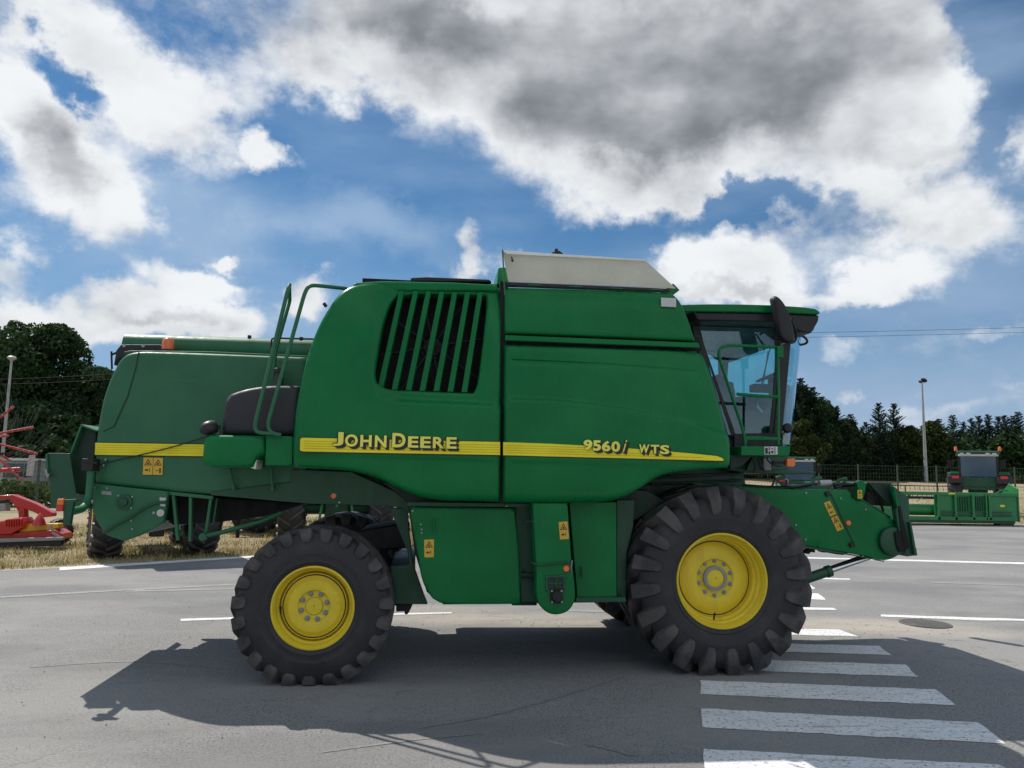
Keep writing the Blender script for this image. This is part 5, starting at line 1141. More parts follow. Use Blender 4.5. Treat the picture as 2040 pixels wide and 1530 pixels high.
# lift cylinders
for Y in (7.93, 9.1):
    A = W(1600, 1155, 7.93); B = W(1651, 1138, 7.93); C_ = W(1735, 1109, 7.93); A, B, C_ = (Vector((p.x, Y, p.z)) for p in (A, B, C_))
    cy = MB().tube([A+(A-B)*2.0, B], .052, 20).lathe([(.052, -.03), (.062, -.03), (.062, .02), (.04, .025), (.001, .025)], B, (B-A), 20).build('lift_cylinder', M['green_frame'], comb, smooth=40, fixn=True)
    MB().tube([B, C_], .027, 16).build('piston_rod', M['chrome'], cy, smooth=60)
MB().tube([W(1649, 1133.5, 8.0), W(1717, 1109, 8.0)], .020, 10).build('safety_stop', M['black_metal'], comb, smooth=50)
plate('lower_hooks', [(1604, 1098), (1612, 1093), (1624, 1095), (1624, 1101), (1616, 1100), (1612, 1104), (1604, 1103)], YFd+.3, .06, M['black_metal'], comb, bev=.004)
plate('lower_skid', [(1632, 1094), (1690, 1102), (1680, 1106), (1664, 1104), (1648, 1101), (1640, 1101)], YFd+.15, .1, M['black_metal'], comb, bev=.006)
comb['label'] = 'large green combine harvester with yellow stripe and yellow wheels parked side-on in the foreground'

# ------------------------------------------------------------------ vegetation
def cards_mesh(name, pos, nor, size, mat, aspect=1.0, seed=0):
    "many small leaf-shaped faces: one folded quad per leaf"
    r = np.random.default_rng(seed); n = len(pos); nor = nor/(np.linalg.norm(nor, axis=1)[:, None]+1e-9)
    t = r.normal(size=(n, 3)); t -= nor*(t*nor).sum(1)[:, None]; t /= np.linalg.norm(t, axis=1)[:, None]+1e-9; b = np.cross(nor, t)
    s = (size*(.6+.8*r.random(n)))[:, None] if np.isscalar(size) else size[:, None]
    V = np.empty((n, 4, 3)); V[:, 0] = pos-t*s; V[:, 1] = pos-b*s*.55*aspect+nor*s*.12; V[:, 2] = pos+t*s; V[:, 3] = pos+b*s*.55*aspect-nor*s*.12
    me = bpy.data.meshes.new(name); me.vertices.add(n*4); me.vertices.foreach_set('co', V.reshape(-1).astype(np.float32))
    me.loops.add(n*4); me.loops.foreach_set('vertex_index', np.arange(n*4, dtype=np.int32)); me.polygons.add(n); me.polygons.foreach_set('loop_start', np.arange(0, n*4, 4, dtype=np.int32))
    me.materials.append(mat); me.update(); me.validate(); return me
def broadleaf(label, px, Y, top_py, width, z0, mat, seed, n=9000, leaf=.16, group=None, name='broadleaf_tree', low=.12):
    r = np.random.default_rng(seed); x = W(px, 900, Y).x; H = W(px, top_py, Y).z-z0
    t = thing(name, label, 'tree', (x, Y, z0), group)
    lumps = []
    for i in range(62):
        v = (r.random()**.8); zz = low+v*(1-low); rad = math.sin(min(1, (zz-low)/(1-low)*.92+.10)*PI)**.55*(1.0 if zz < .6 else .9)
        a = r.random()*2*PI; q = math.sqrt(r.random())*rad*(.78+.28*r.random())
        R = (.065+.105*r.random()**2)*H*(1.0 if zz < .75 else .8)
        lumps.append((math.cos(a)*q*width/2, math.sin(a)*q*width/2, min(zz*H, H-R*.75), R))
    L = np.array(lumps); wgt = L[:, 3]**2; idx = r.choice(len(L), n, p=wgt/wgt.sum()); d = r.normal(size=(n, 3)); d /= np.linalg.norm(d, axis=1)[:, None]
    rr = L[idx, 3]*(.70+.40*r.random(n)**.6); pos = L[idx, :3]+d*rr[:, None]*np.array([1, 1, .85])
    keep = pos[:, 2] > .02*H; pos, d = pos[keep], d[keep]
    me = cards_mesh('crown', pos, d+r.normal(size=d.shape)*.7, leaf, mat, 1.2, seed); o = bpy.data.objects.new('crown', me); COL.objects.link(o); o.parent = t
    m = MB(); m.tube([(0, 0, -.1), (.05, 0, H*.3), (-.05, .1, H*.62)], .035*H*.6, 8, r2=.01*H)
    for k in range(7):
        e = L[r.integers(len(L))]; m.tube([(0, 0, H*(.2+.05*k)), (e[0]*.5, e[1]*.5, H*(.2+.05*k)*.4+e[2]*.6), (e[0], e[1], e[2])], .012*H, 5, r2=.004*H)
    m.build('trunk', M['trunk'], t, local=True, smooth=60)
    return t
def conifer_meshes(seed, H=8.0, base=2.0):
    r = np.random.default_rng(seed); P, N_, S = [], [], []; m = MB(); m.tube([(0, 0, -.1), (.02, 0, H*.5), (0, 0, H*.99)], .14, 7, r2=.01)
    z = .5
    while z < H*.985:
        u = z/H; Lb = base*(1-u)**.72*(.8+.4*r.random())+.10; nb = 7 if u < .55 else (6 if u < .8 else 4)
        for k in range(nb):
            a = r.random()*2*PI; up = .20+.35*u+.25*r.random(); dr = np.array([math.cos(a), math.sin(a), up]); L_ = Lb*(.75+.4*r.random())
            if r.random() < .7: m.tube([(0, 0, z), tuple(np.array([0, 0, z])+dr*L_*.8)], .025*(1-u)+.008, 3, r2=.005)
            nn = int(12+L_*30)
            tt = r.random(nn)**.75; side = r.normal(size=(nn, 3))*np.array([.085, .085, .04])*(1-tt*.85)[:, None]*(.6+L_*.55)
            p = np.array([0, 0, z])+dr*(L_*tt)[:, None]+side; P.append(p); q = r.normal(size=(nn, 3))*.6; q[:, 2] += 1.0; N_.append(q); S.append(np.full(nn, .10+.02*(1-u)))
        z += .16+.10*(1-u)
    P = np.vstack(P); me = cards_mesh('crown', P, np.vstack(N_), np.concatenate(S)*(.7+.6*r.random(len(P))), M['needle'], .55, seed)
    tr = m.build('trunk', M['trunk'], None, local=True, smooth=60); td = tr.data; bpy.data.objects.remove(tr); return me, td
CON = [conifer_meshes(40+i, 8.0, (1.9, 1.6, 2.1, 1.5)[i]) for i in range(4)]
def conifer(label, px, Y, top_py, k, group, wide=1.0):
    x = W(px, 900, Y).x; z0 = terrain(x, Y); H = W(px, top_py, Y).z-z0; s = H/8.0
    t = thing('conifer_tree', label, 'tree', (x, Y, z0-.05), group, rotz=rnd.random()*6.28)
    for nm, me in (('crown', CON[k][0]), ('trunk', CON[k][1])):
        o = bpy.data.objects.new(nm, me); COL.objects.link(o); o.parent = t; o.scale = (s*wide, s*wide, s)
    return t
# left-hand trees
broadleaf('tall dark broadleaf tree cut by the left edge of the photo', 12, 50, 640, 7.2, 0, M['leaf'], 1, 26000, .125)
broadleaf('tall dark broadleaf tree behind the left lamp post, second from the left edge', 92, 51, 650, 6.4, 0, M['leaf'], 2, 26000, .125)
broadleaf('lower dark broadleaf tree showing beside the rear of the combine, below two taller trees', 178, 50, 734, 5.2, 0, M['leaf'], 3, 18000, .12)
broadleaf('low bushy dark tree filling the gap under the tall left trees', 48, 47, 800, 7.0, 0, M['leaf'], 4, 9000, .16)
broadleaf('low dark shrub-like tree just left of the combine spreader', 140, 46, 830, 6.0, 0, M['leaf'], 5, 9000, .16)
# right-hand group behind the cab
zt_ = lambda px, Y: terrain(W(px, 900, Y).x, Y)
broadleaf('dark leafy tree directly behind the combine cab windscreen', 1588, 62, 772, 5.6, zt_(1592, 62), M['leaf'], 6, 17000, .15)
broadleaf('dark leafy tree right of the cab, below the pointed conifers', 1640, 63, 812, 4.8, zt_(1645, 63), M['leaf'], 7, 15000, .15)
broadleaf('dark rounded tree between the cab trees and the two cedars', 1690, 64, 838, 4.2, zt_(1690, 64), M['leaf'], 8, 12000, .15)
broadleaf('yellowish-green bush in front of the dark trees beside the cab', 1603, 57, 838, 2.6, zt_(1603, 57), M['leaf_warm'], 9, 6000, .14, name='bush')
broadleaf('dark tree seen through the right part of the combine cab side window', 1530, 63, 800, 6.0, zt_(1530, 63), M['leaf'], 10, 9000, .18)
broadleaf('dark tree seen through the left part of the cab side window', 1440, 63, 810, 6.5, zt_(1440, 63), M['leaf'], 12, 8000, .18)
broadleaf('yellowish-green young tree just left of the tall right lamp post', 1815, 64, 850, 2.4, zt_(1815, 64), M['leaf_warm'], 11, 5000, .14, name='young_tree')
broadleaf('yellowish-green leafy tree right of the tall right lamp post', 1858, 66, 840, 2.1, zt_(1858, 66), M['leaf_warm'], 13, 5000, .14, name='young_tree')
conifer('left one of the two tall pointed cedars in the middle of the right-hand trees', 1754, 64, 800, 0, None, 1.05)
conifer('right one of the two tall pointed cedars, nearest to the lamp post', 1783, 64.5, 801, 2, None, 1.0)
conifer('shorter dark cedar at the left foot of the two tall cedars', 1727, 66, 838, 1, None, 1.2)
for px, y, Y, k, lb in ((1596, 750, 60.5, 1, 'pointed conifer rising highest directly behind the cab windscreen'), (1618, 768, 61, 0, 'pointed conifer just right of the tallest one behind the cab'),
                   (1640, 786, 61.5, 3, 'pointed conifer among the dark trees between the cab and the lamp post'), (1668, 806, 62, 2, 'pointed conifer at the middle of the slope of dark trees right of the cab'), (1697, 822, 63, 1, 'pointed conifer at the low end of the dark trees right of the cab')):
    conifer(lb, px, Y, y, k, None, 1.25)
gl = 'conifers in the row along the embankment'
row = [(1875, 832, 'dark pointed conifer just right of the tall lamp post, leftmost of the embankment row'), (1901, 824, 'dark conifer in the row just left of the far tractor cab'), (1921, 838, 'short dark conifer right above the left beacon of the far tractor'),
       (1938, 830, 'dark conifer rising behind the left half of the far tractor cab'), (1952, 826, 'dark conifer rising behind the middle of the far tractor cab'), (1972, 823, 'dark conifer rising behind the right half of the far tractor cab'),
       (1991, 827, 'dark conifer above the right beacon of the far tractor'), (2006, 824, 'dark conifer just right of the far tractor in the embankment row'), (2018, 826, 'dark conifer second from the right edge of the photo'), (2032, 818, 'tallest dark conifer of the row, at the right edge of the photo')]
for i, (px, y, lb) in enumerate(row): conifer(lb, px, 67+(i % 3)*1.3, y, i % 4, gl, 1.15)
# dark undergrowth beneath the trees, hedge behind the left fence
def thicket(name, label, x0, x1, y0, y1, h, mat, n, leaf, seed, zf=lambda x, y: 0):
    r = np.random.default_rng(seed); p = np.c_[x0+(x1-x0)*r.random(n), y0+(y1-y0)*r.random(n), r.random(n)]
    hh = h*(.72+.28*np.sin(p[:, 0]*1.7)*np.sin(p[:, 0]*.63+1)+.12*np.sin(p[:, 0]*5.1)); z = np.array([zf(a, b) for a, b in p[:, :2]]); p[:, 2] = z+p[:, 2]**.8*hh
    me = cards_mesh(name, p, r.normal(size=(n, 3))+np.array([0, -.4, .5]), leaf, mat, 1.2, seed); o = bpy.data.objects.new(name, me); COL.objects.link(o); o['kind'] = 'stuff'; o['label'] = label; o['category'] = 'shrubbery'; return o
thicket('undergrowth', 'dark undergrowth filling the foot of the right-hand tree line', 16, 60, 65, 71, 5.0, M['leaf'], 42000, .20, 21, terrain)
thicket('undergrowth', 'dark undergrowth under the trees seen beneath the cab and at left of the right tree line', 6, 26, 63, 66, 2.6, M['leaf'], 9000, .20, 22, terrain)
thicket('hedge', 'sunlit light green hedge behind the left wire fence', -40, -15.5, 35, 36.6, 1.25, M['hedge'], 16000, .09, 23)
thicket('undergrowth', 'dark shrubbery behind the hedge under the left trees', -42, -16, 46, 50, 3.6, M['leaf'], 18000, .18, 24)
thicket('verge_scrub', 'brownish scrub on the embankment behind the right fence', 22, 60, 63.2, 65, .8, M['leaf_warm'], 9000, .12, 25, terrain)

# dry grass blades on the verge
def grass(name, label, n, region, mat, hmin, hmax, seed, clump=.5):
    r = np.random.default_rng(seed); P = []
    while len(P) < n:
        x, y = region(r)
        if y > edge_y(x)+.06: P.append((x, y))
    P = np.array(P[:n]); h = hmin+(hmax-hmin)*r.random(n)**2; a = r.random(n)*2*PI; w = .006+.008*r.random(n); lean = r.normal(size=(n, 2))*.35*h[:, None]
    z = np.array([terrain(x, y)-.01 for x, y in P]); V = np.empty((n, 3, 3)); c, s = np.cos(a)*w, np.sin(a)*w
    V[:, 0] = np.c_[P[:, 0]-c, P[:, 1]-s, z]; V[:, 1] = np.c_[P[:, 0]+c, P[:, 1]+s, z]; V[:, 2] = np.c_[P[:, 0]+lean[:, 0], P[:, 1]+lean[:, 1], z+h]
    me = bpy.data.meshes.new(name); me.vertices.add(n*3); me.vertices.foreach_set('co', V.reshape(-1).astype(np.float32)); me.loops.add(n*3); me.loops.foreach_set('vertex_index', np.arange(n*3, dtype=np.int32))
    me.polygons.add(n); me.polygons.foreach_set('loop_start', np.arange(0, n*3, 3, dtype=np.int32)); me.materials.append(mat); me.update()
    o = bpy.data.objects.new(name, me); COL.objects.link(o); o['kind'] = 'stuff'; o['label'] = label; o['category'] = 'grass'
def reg_left(r):
    x = -16+18*r.random(); return x, edge_y(x)+.05+(r.random()**1.5)*14
def tufts(base, k, rad, seed):
    q = np.random.default_rng(seed); cs = [base(q) for _ in range(k)]
    def f(r):
        c = cs[r.integers(len(cs))]; d = r.normal(size=2)*rad; return c[0]+d[0], c[1]+d[1]
    return f
grass('dry_grass', 'short dry yellow grass on the verge behind the yard', 60000, reg_left, M['dry_blade'], .02, .09, 31)
grass('dry_grass', 'taller dry grass tufts on the verge', 16000, tufts(reg_left, 420, .12, 5), M['dry_blade'], .04, .20, 32)
grass('green_weeds', 'green weeds growing among the dry grass', 14000, tufts(reg_left, 170, .22, 6), M['green_blade'], .03, .20, 33)
def reg_right(r):
    x = 8+32*r.random(); return x, edge_y(x)+.05+(r.random()**1.3)*16
grass('dry_grass', 'pale dry grass beyond the yard at the right', 26000, tufts(reg_right, 1500, .25, 7), M['dry_blade'], .05, .30, 34)

# ------------------------------------------------------------------ fences, lamps, lines, shed
def wire_fence(label, pts, h, zf, step=.20, wires=9):
    "posts at every point; between them a welded mesh panel"
    f = thing('wire_fence', label, 'fence', (*pts[0], zf(*pts[0])))
    for i, (x, y) in enumerate(pts):
        z = zf(x, y); MB().box((x-.04, y-.04, z-.1), (x+.04, y+.04, z+h+.06)).build('fence_post', M['fence'], f)
        if i+1 < len(pts):
            x2, y2 = pts[i+1]; z2 = zf(x2, y2); m = MB(); L = math.hypot(x2-x, y2-y); k = int(L/step)
            for w in range(wires):
                u = h*(w+.15)/(wires-.7); th = .022 if w in (0, wires//2, wires-1) else .012; m.bar((x, y, z+u), (x2, y2, z2+u), .01, th)
            for j in range(1, k):
                t = j/k; m.bar((x+(x2-x)*t, y+(y2-y)*t, z+(z2-z)*t+.05), (x+(x2-x)*t, y+(y2-y)*t, z+(z2-z)*t+h), .007, .007)
            m.build('mesh_panel', M['fence'], f)
    return f
pr = []
for px in range(1474, 2280, 80): p = W(px, 950, 48.0); pr.append((p.x, 48.0+(px-1474)*.001))
wire_fence('dark green wire mesh fence along the foot of the right-hand embankment', pr, 2.05, lambda x, y: terrain(x, y))
pl = []
for k in range(-3, 5):
    p = W(72+k*118, 1000, 32); pl.append((p.x, 32+k*.3))
wire_fence('dark green wire mesh fence behind the red machines at the left', pl, 1.95, lambda x, y: 0, .12, 11)
def lamp_post(label, px, base_y, top_y, Y, z0, mat, head):
    x = W(px, base_y, Y).x; zt = W(px, top_y, Y).z
    t = thing('lamp_post', label, 'lamp post', (x, Y, z0)); MB().tube([(x, Y, z0-.1), (x, Y, zt)], .16 if head == 'r' else .10, 14, r2=.065 if head == 'r' else .05).build('pole', mat, t, smooth=60)
    if head == 'r':
        MB().tube([(x, Y, zt-.05), (x-.25, Y-.1, zt+.08), (x+.22, Y-.1, zt+.20)], .05, 8).build('bracket', M['black_metal'], t)
        MB().lathe([(.001, -.16), (.16, -.14), (.26, -.03), (.27, .05), (.18, .13), (.001, .16)], (x+.12, Y-.1, zt+.17), (.5, 0, .85), 18).build('lamp_head', M['black'], t, smooth=50, fixn=True)
        MB().lathe([(.001, -.10), (.12, -.08), (.14, .03), (.001, .09)], (x-.24, Y-.1, zt+.05), (.5, 0, .85), 14).build('lamp_head', M['black'], t, smooth=50, fixn=True)
    else:
        MB().lathe([(.05, -.12), (.12, -.06), (.20, .0), (.21, .05), (.14, .12), (.001, .15)], (x, Y, zt+.06), (0, 0, 1), 18).build('lamp_head', M['grey_post'], t, smooth=50, fixn=True)
zz = 1.66; lamp_post('tall grey lamp post with a black double head standing on the right embankment', 1845, 955, 762, 62.0, 1.6, M['grey_post'], 'r')
bpy.data.objects['lamp_post'].location.x += 0
lamp_post('grey lamp post in front of the dark trees at the far left', 0, 960, 716, 40.0, 0, M['grey_post'], 'l')
for k, (a, b_, Y) in enumerate((((1560, 657), (2140, 643), 90), ((1560, 666), (2140, 652.5), 90), ((-40, 741), (330, 722), 44), ((-40, 751), (330, 733), 44))):
    A, B = W(*a, Y), W(*b_, Y); A2 = A+(A-B)*.8; B2 = B+(B-A)*.8; pts = []
    for i in range(13):
        t = i/12; p = A2+(B2-A2)*t; p.z -= 4*.5*t*(1-t); pts.append(p)
    o = MB().tube(pts, .022 if k < 2 else .012, 5).build('power_line', M['black_metal'], None)
    tag(o, ('upper of the two overhead power lines crossing the sky at right', 'lower of the two overhead power lines crossing the sky at right', 'upper thin cable strung in front of the left trees', 'lower thin cable strung in front of the left trees')[k], 'cable')
sh = W(-40, 945, 42); s1 = W(66, 905, 42)
shed = thing('shed', 'low pale grey shed glimpsed behind the hedge at the far left', 'shed', ((sh.x+s1.x)/2, 42, 0))
MB().box((sh.x-3, 41.5, -.1), (s1.x, 44, 2.0)).build('wall', M['grey_post'], shed)
MB().box((sh.x-3.1, 41.4, 2.0), (s1.x+.1, 44.1, 2.12)).build('roof', M['white'], shed)
for k in range(9): MB().box((sh.x-1+k*.42, 41.44, 1.15), (sh.x-.64+k*.42, 41.49, 1.85)).build('window_pane', M['tractor_glass'], shed)

# ------------------------------------------------------------------ tractors
def tractor(label, x, y, heading, z0=0.0, s=1.0, detail=True, beacons=True, group=None, track=1.80):
    "local frame: +X forward, rear axle at the origin"
    t = thing('tractor', label, 'tractor', (x, y, z0), group, rotz=heading); t.scale = (s, s, s)
    def B(m, name, mat, par=t, **k): o = m.build(name, M[mat], par, local=True, **k); return o
    def wheel_at(px_, py_, R, w, rim, N):
        wh = bpy.data.objects.new('wheel', None); COL.objects.link(wh); wh.parent = t; wh.location = (px_, py_, R)
        o = tyre_mesh('tyre', M['rubber'], None, (0, 0, 0), R, w, rim, .045, N, .07, 0, .8, side_len=.10, seed=N, n=40); o.parent = wh
        sg = -1 if py_ < 0 else 1
        B(MB().lathe([(rim+.02, sg*w*.44), (rim-.02, sg*w*.42), (rim-.05, sg*w*.1), (rim*.6, sg*w*.12), (rim*.5, sg*w*.2), (.001, sg*w*.2)], (0, 0, 0), (0, 1, 0), 28), 'rim', 'yellow', wh, smooth=30, fixn=True)
        B(MB().lathe([(rim+.02, -sg*w*.44), (rim-.02, -sg*w*.42), (rim-.05, -sg*w*.1), (.001, -sg*w*.1)], (0, 0, 0), (0, 1, 0), 24), 'rim_back', 'black_metal', wh, fixn=True)
    h = track/2
    for sgn in (-1, 1):
        wheel_at(0, sgn*h, .97, .60, .52, 20); wheel_at(2.75, sgn*(h-.02), .68, .44, .38, 18)
    B(MB().tube([(0, -h, .9), (0, h, .9)], .14, 12), 'rear_axle', 'green_frame'); B(MB().tube([(2.75, -h, .68), (2.75, h, .68)], .09, 10), 'front_axle', 'green_frame')
    B(MB().box((-.35, -.28, .62), (.5, .28, 1.25)).box((.5, -.22, .7), (3.1, .22, 1.15)), 'chassis', 'green_frame', bev=.03)
    B(MB().add([(1.15, -.42, 1.05), (3.35, -.34, 1.0), (3.35, .34, 1.0), (1.15, .42, 1.05), (1.15, -.40, 1.95), (3.25, -.30, 1.62), (3.25, .30, 1.62), (1.15, .40, 1.95)], [(0, 3, 2, 1), (4, 5, 6, 7), (0, 1, 5, 4), (1, 2, 6, 5), (2, 3, 7, 6), (3, 0, 4, 7)]), 'bonnet', 'green', bev=.08, segs=3)
    B(MB().box((3.30, -.27, 1.08), (3.36, .27, 1.45)), 'grille', 'black')
    for sgn in (-1, 1):
        m = MB(); n = 9; y0, y1 = sgn*(h-.34), sgn*(h+.30); pts = []
        for i in range(n+1):
            a = PI*(.80-.62*i/n*1.0); pts.append((math.cos(a)*1.09-.0, .97+math.sin(a)*1.09))
        vs = [(px_, y0, pz) for px_, pz in pts]+[(px_, y1, pz) for px_, pz in pts]+[(px_*.95, y0, .97+(pz-.97)*.95) for px_, pz in pts]+[(px_*.95, y1, .97+(pz-.97)*.95) for px_, pz in pts]; k = n+1
        fs = []
        for i in range(n): fs += [(i, i+1, k+i+1, k+i), (2*k+i, 3*k+i, 3*k+i+1, 2*k+i+1), (i, 2*k+i, 2*k+i+1, i+1), (k+i, k+i+1, 3*k+i+1, 3*k+i)]
        fs += [(0, k, 3*k, 2*k), (n, 2*k+n, 3*k+n, k+n)]
        fe = B(m.add(vs, fs), 'fender', 'tank', smooth=40, fixn=True)
        B(MB().box((-.62, min(y0, y1)+.05, 1.93), (.1, max(y0, y1)-.12, 2.07)), 'fender_top', 'green', fe, bev=.05)
        B(MB().box((-1.02, min(y0, y1)+.16, 1.74), (-.87, max(y0, y1)-.18, 1.88)), 'tail_light', 'redlens', fe, bev=.02)
        B(MB().box((-.98, min(y0, y1)+.10, 1.89), (-.70, max(y0, y1)-.1, 1.98)), 'light_housing', 'black', fe, bev=.02)
        B(MB().box((-.98, min(y0, y1)-.0, 1.52), (-.90, max(y0, y1), 1.86)), 'mudflap', 'tank', fe, bev=.03)
    # cab: posts, panes, roof
    zr, zb_ = 2.90, 1.85; xr, xf = -.62, 1.18
    for (xx, yy, w_) in ((xr, .80, .09), (xr, -.80, .09), (xf, .72, .07), (xf, -.72, .07), (.35, .86, .06), (.35, -.86, .06)):
        B(MB().bar((xx, yy, zb_-.3), (xx+(.08 if xx < 0 else -.05), yy*.96, zr), w_, w_, up=(1, 0, 0)), 'cab_post', 'black')
    for nm, lo, hi in (('rear_window', (xr+.01, -.74, zb_), (xr+.02, .74, zr-.08)), ('windscreen', (xf-.03, -.68, zb_-.1), (xf-.02, .68, zr-.08)), ('side_window', (xr+.08, .83, zb_-.2), (xf-.05, .835, zr-.08)), ('side_window', (xr+.08, -.835, zb_-.2), (xf-.05, -.83, zr-.08))):
        B(MB().box(lo, hi), nm, 'tractor_glass')
    B(MB().box((xr-.05, -.72, 1.20), (xf, .72, 1.82)), 'cab_base', 'green_frame', bev=.03)
    B(MB().box((xr-.14, -.90, zr), (xf+.18, .90, zr+.20)), 'cab_roof', 'green_frame', bev=.07, segs=3)
    B(MB().box((xr-.17, -.84, zr-.07), (xr-.05, .84, zr+.02)), 'roof_rim', 'white', bev=.02)
    for yy in (-.68, -.40, .40, .68): B(MB().box((xr-.20, yy-.09, zr-.02), (xr-.16, yy+.09, zr+.09)), 'work_lamp', 'lampglass', bev=.01)
    B(MB().box((-.1, -.28, 1.5), (.35, .28, 1.65)).box((-.22, -.26, 1.6), (-.1, .26, 2.25)), 'driver_seat', 'seat', bev=.05)
    B(MB().lathe([(.17, -.01), (.19, 0), (.17, .01)], (.78, 0, 2.0), (-.5, 0, 1), 20, close=True).tube([(.95, 0, 1.5), (.78, 0, 2.0)], .03, 8), 'steering_wheel', 'black')
    if beacons:
        for yy in (-.92, .92): B(MB().lathe([(.001, .22), (.05, .20), (.07, .12), (.07, .0)], (xr+.1, yy, zr+.20), (0, 0, 1), 14), 'beacon', 'orange', smooth=50, fixn=True); B(MB().box((xr+.05, yy-.05, zr+.05), (xr+.15, yy+.05, zr+.20)), 'beacon_stem', 'black')
    for sgn in (-1, 1):
        mo = B(MB().tube([(xf, sgn*.75, 2.7), (xf+.05, sgn*1.15, 2.65)], .02, 6).box((xf, sgn*1.15-.11, 2.25), (xf+.06, sgn*1.15+.11, 2.68)), 'mirror', 'black', bev=.01)
    # rear linkage
    for sgn in (-1, 1):
        B(MB().bar((-.2, sgn*.25, .62), (-1.05, sgn*.42, .55), .06, .09), 'lift_arm', 'green_frame'); B(MB().bar((-.3, sgn*.30, 1.30), (-.85, sgn*.40, .60), .05, .05), 'lift_rod', 'green_bright')
        B(MB().bar((-.30, sgn*.33, 1.2), (-.75, sgn*.36, 1.34), .07, .07), 'rocker_arm', 'green_bright')
    B(MB().bar((-.3, 0, 1.12), (-.95, 0, 1.0), .06, .06), 'top_link', 'green_bright'); B(MB().box((-.55, -.14, .45), (-.3, .14, .75)), 'hitch', 'black_metal', bev=.02)
    B(MB().box((-.40, -.33, 1.22), (-.33, .33, 1.46)), 'valve_block', 'green_frame', bev=.01)
    for k in range(5): B(MB().tube([(-.38, -.2+.1*k, 1.35), (-.55, -.2+.1*k, 1.30), (-.6, -.22+.1*k, 1.05)], .018, 6, smooth=.06), 'hydraulic_hose', 'black')
    B(MB().tube([(.95, -.55, 1.5), (.98, -.6, 2.6)], .05, 8), 'exhaust_pipe', 'black_metal')
    return t
pR = W(1953, 1038, 39.0); tractor('green tractor with two orange roof beacons seen from behind, beyond the header at right', pR.x, 39.0, math.atan2(39, pR.x)+.05, terrain(pR.x, 39.0), s=1.10, track=2.05)
pM = W(1592, 1010, 38.0); tractor('green tractor seen from behind under the cab of the combine, by the wire fence', pM.x, 38.0, math.atan2(38, pM.x)+.05, terrain(pM.x, 38.0), s=.93, beacons=False)
qa, qb = G(219, 1114), G(398, 1104); hd = math.atan2(qb.y-qa.y, qb.x-qa.x)
mid = (qa+qb)/2; ax_ = Vector((-math.sin(hd), math.cos(hd), 0))
tractor('tractor standing on the dry verge with its wheels showing under the chopper of the combine', mid.x+ax_.x*.25, mid.y+ax_.y*.25, R_(115), s=.94, beacons=False, track=1.92)
tractor('tractor behind the rear wheel of the combine, its linkage and tyres showing under the frame', -2.25, 19.6, PI/2+.12, s=1.0, beacons=False, track=2.1)
pD = W(512, 1020, 23.0); tractor('tractor parked side-on farther back, its black tyre showing under the combine hood', pD.x, 24.0, PI, s=1.0, beacons=False)

# ------------------------------------------------------------------ combine header parked at the right
YHd = 30.9
hx0, hx1 = W(1560, 1000, YHd).x, W(2034, 1000, YHd).x
hd_ = thing('combine_header', 'long green harvesting header with tined reel parked at the far edge of the yard', 'header', ((hx0+hx1)/2, YHd, 0))
hz = lambda px, py: W(px, py, YHd).z
hxx = lambda px: W(px, 1000, YHd).x
def hbox(name, x0, x1, yt, yb, dy0, dy1, mat, bev=.01):
    return MB().box((hxx(x0), YHd+dy0, hz((x0+x1)/2, yb)), (hxx(x1), YHd+dy1, hz((x0+x1)/2, yt))).build(name, M[mat], hd_, bev=bev)
hbox('top_beam', 1700, 2030, 980, 987, -.02, .14, 'green_bright', .02)
hbox('back_sheet', 1863, 2030, 987, 1035, .05, .09, 'green_bright')
hbox('back_sheet', 1560, 1800, 987, 1035, .05, .09, 'green_bright')
hbox('lower_beam', 1600, 2024, 1028, 1036, -.06, .1, 'green_bright', .02)
hbox('floor_pan', 1600, 2020, 1035, 1041, -.02, 1.1, 'green_frame', .01)
for x in (1866, 1900, 1935, 1962, 1968): hbox('upright', x, x+(5 if x != 1962 else 3), 985, 1036, -.06, .06, 'green_bright', .01)
for k in range(5): hbox('sheet_rib', 1908+k*5, 1909.6+k*5, 990, 1018, .0, .05, 'green_frame', .005)
for k in range(5): hbox('sheet_rib', 1940+k*4.4, 1941.6+k*4.4, 990, 1018, .0, .05, 'green_frame', .005)
hbox('rail', 1872, 2015, 1019, 1021, -.03, .05, 'green_frame', .003); hbox('rail', 1872, 2015, 1025, 1027, -.03, .05, 'green_frame', .003)
cz_ = hz(1840, 1016); MB().tube([(hxx(1790), YHd+.45, cz_), (hxx(2010), YHd+.45, cz_)], .24, 20).build('auger', M['green_bright'], hd_, smooth=50)
for x, nm in ((2028, 'end_plate'), (1560, 'end_plate')):
    P = [(0, hz(x, 1040)), (0, hz(x, 975)+.02), (.5, hz(x, 975)+.25), (1.3, hz(x, 1000)), (1.9, hz(x, 1034))]; m = MB(); x0 = hxx(x)
    vs = [(x0, YHd+a, b) for a, b in P]+[(x0+.06, YHd+a, b) for a, b in P]; n = len(P)
    m.add(vs, [tuple(range(n)), tuple(n+i for i in reversed(range(n)))]+[((i+1) % n, i, n+i, n+(i+1) % n) for i in range(n)]); m.build(nm, M['green_bright'], hd_, bev=.01, fixn=True)
hbox('support_block', 1990, 2018, 1041, 1050, .0, .4, 'trunk', .01); hbox('support_block', 1700, 1726, 1041, 1050, .0, .4, 'trunk', .01)
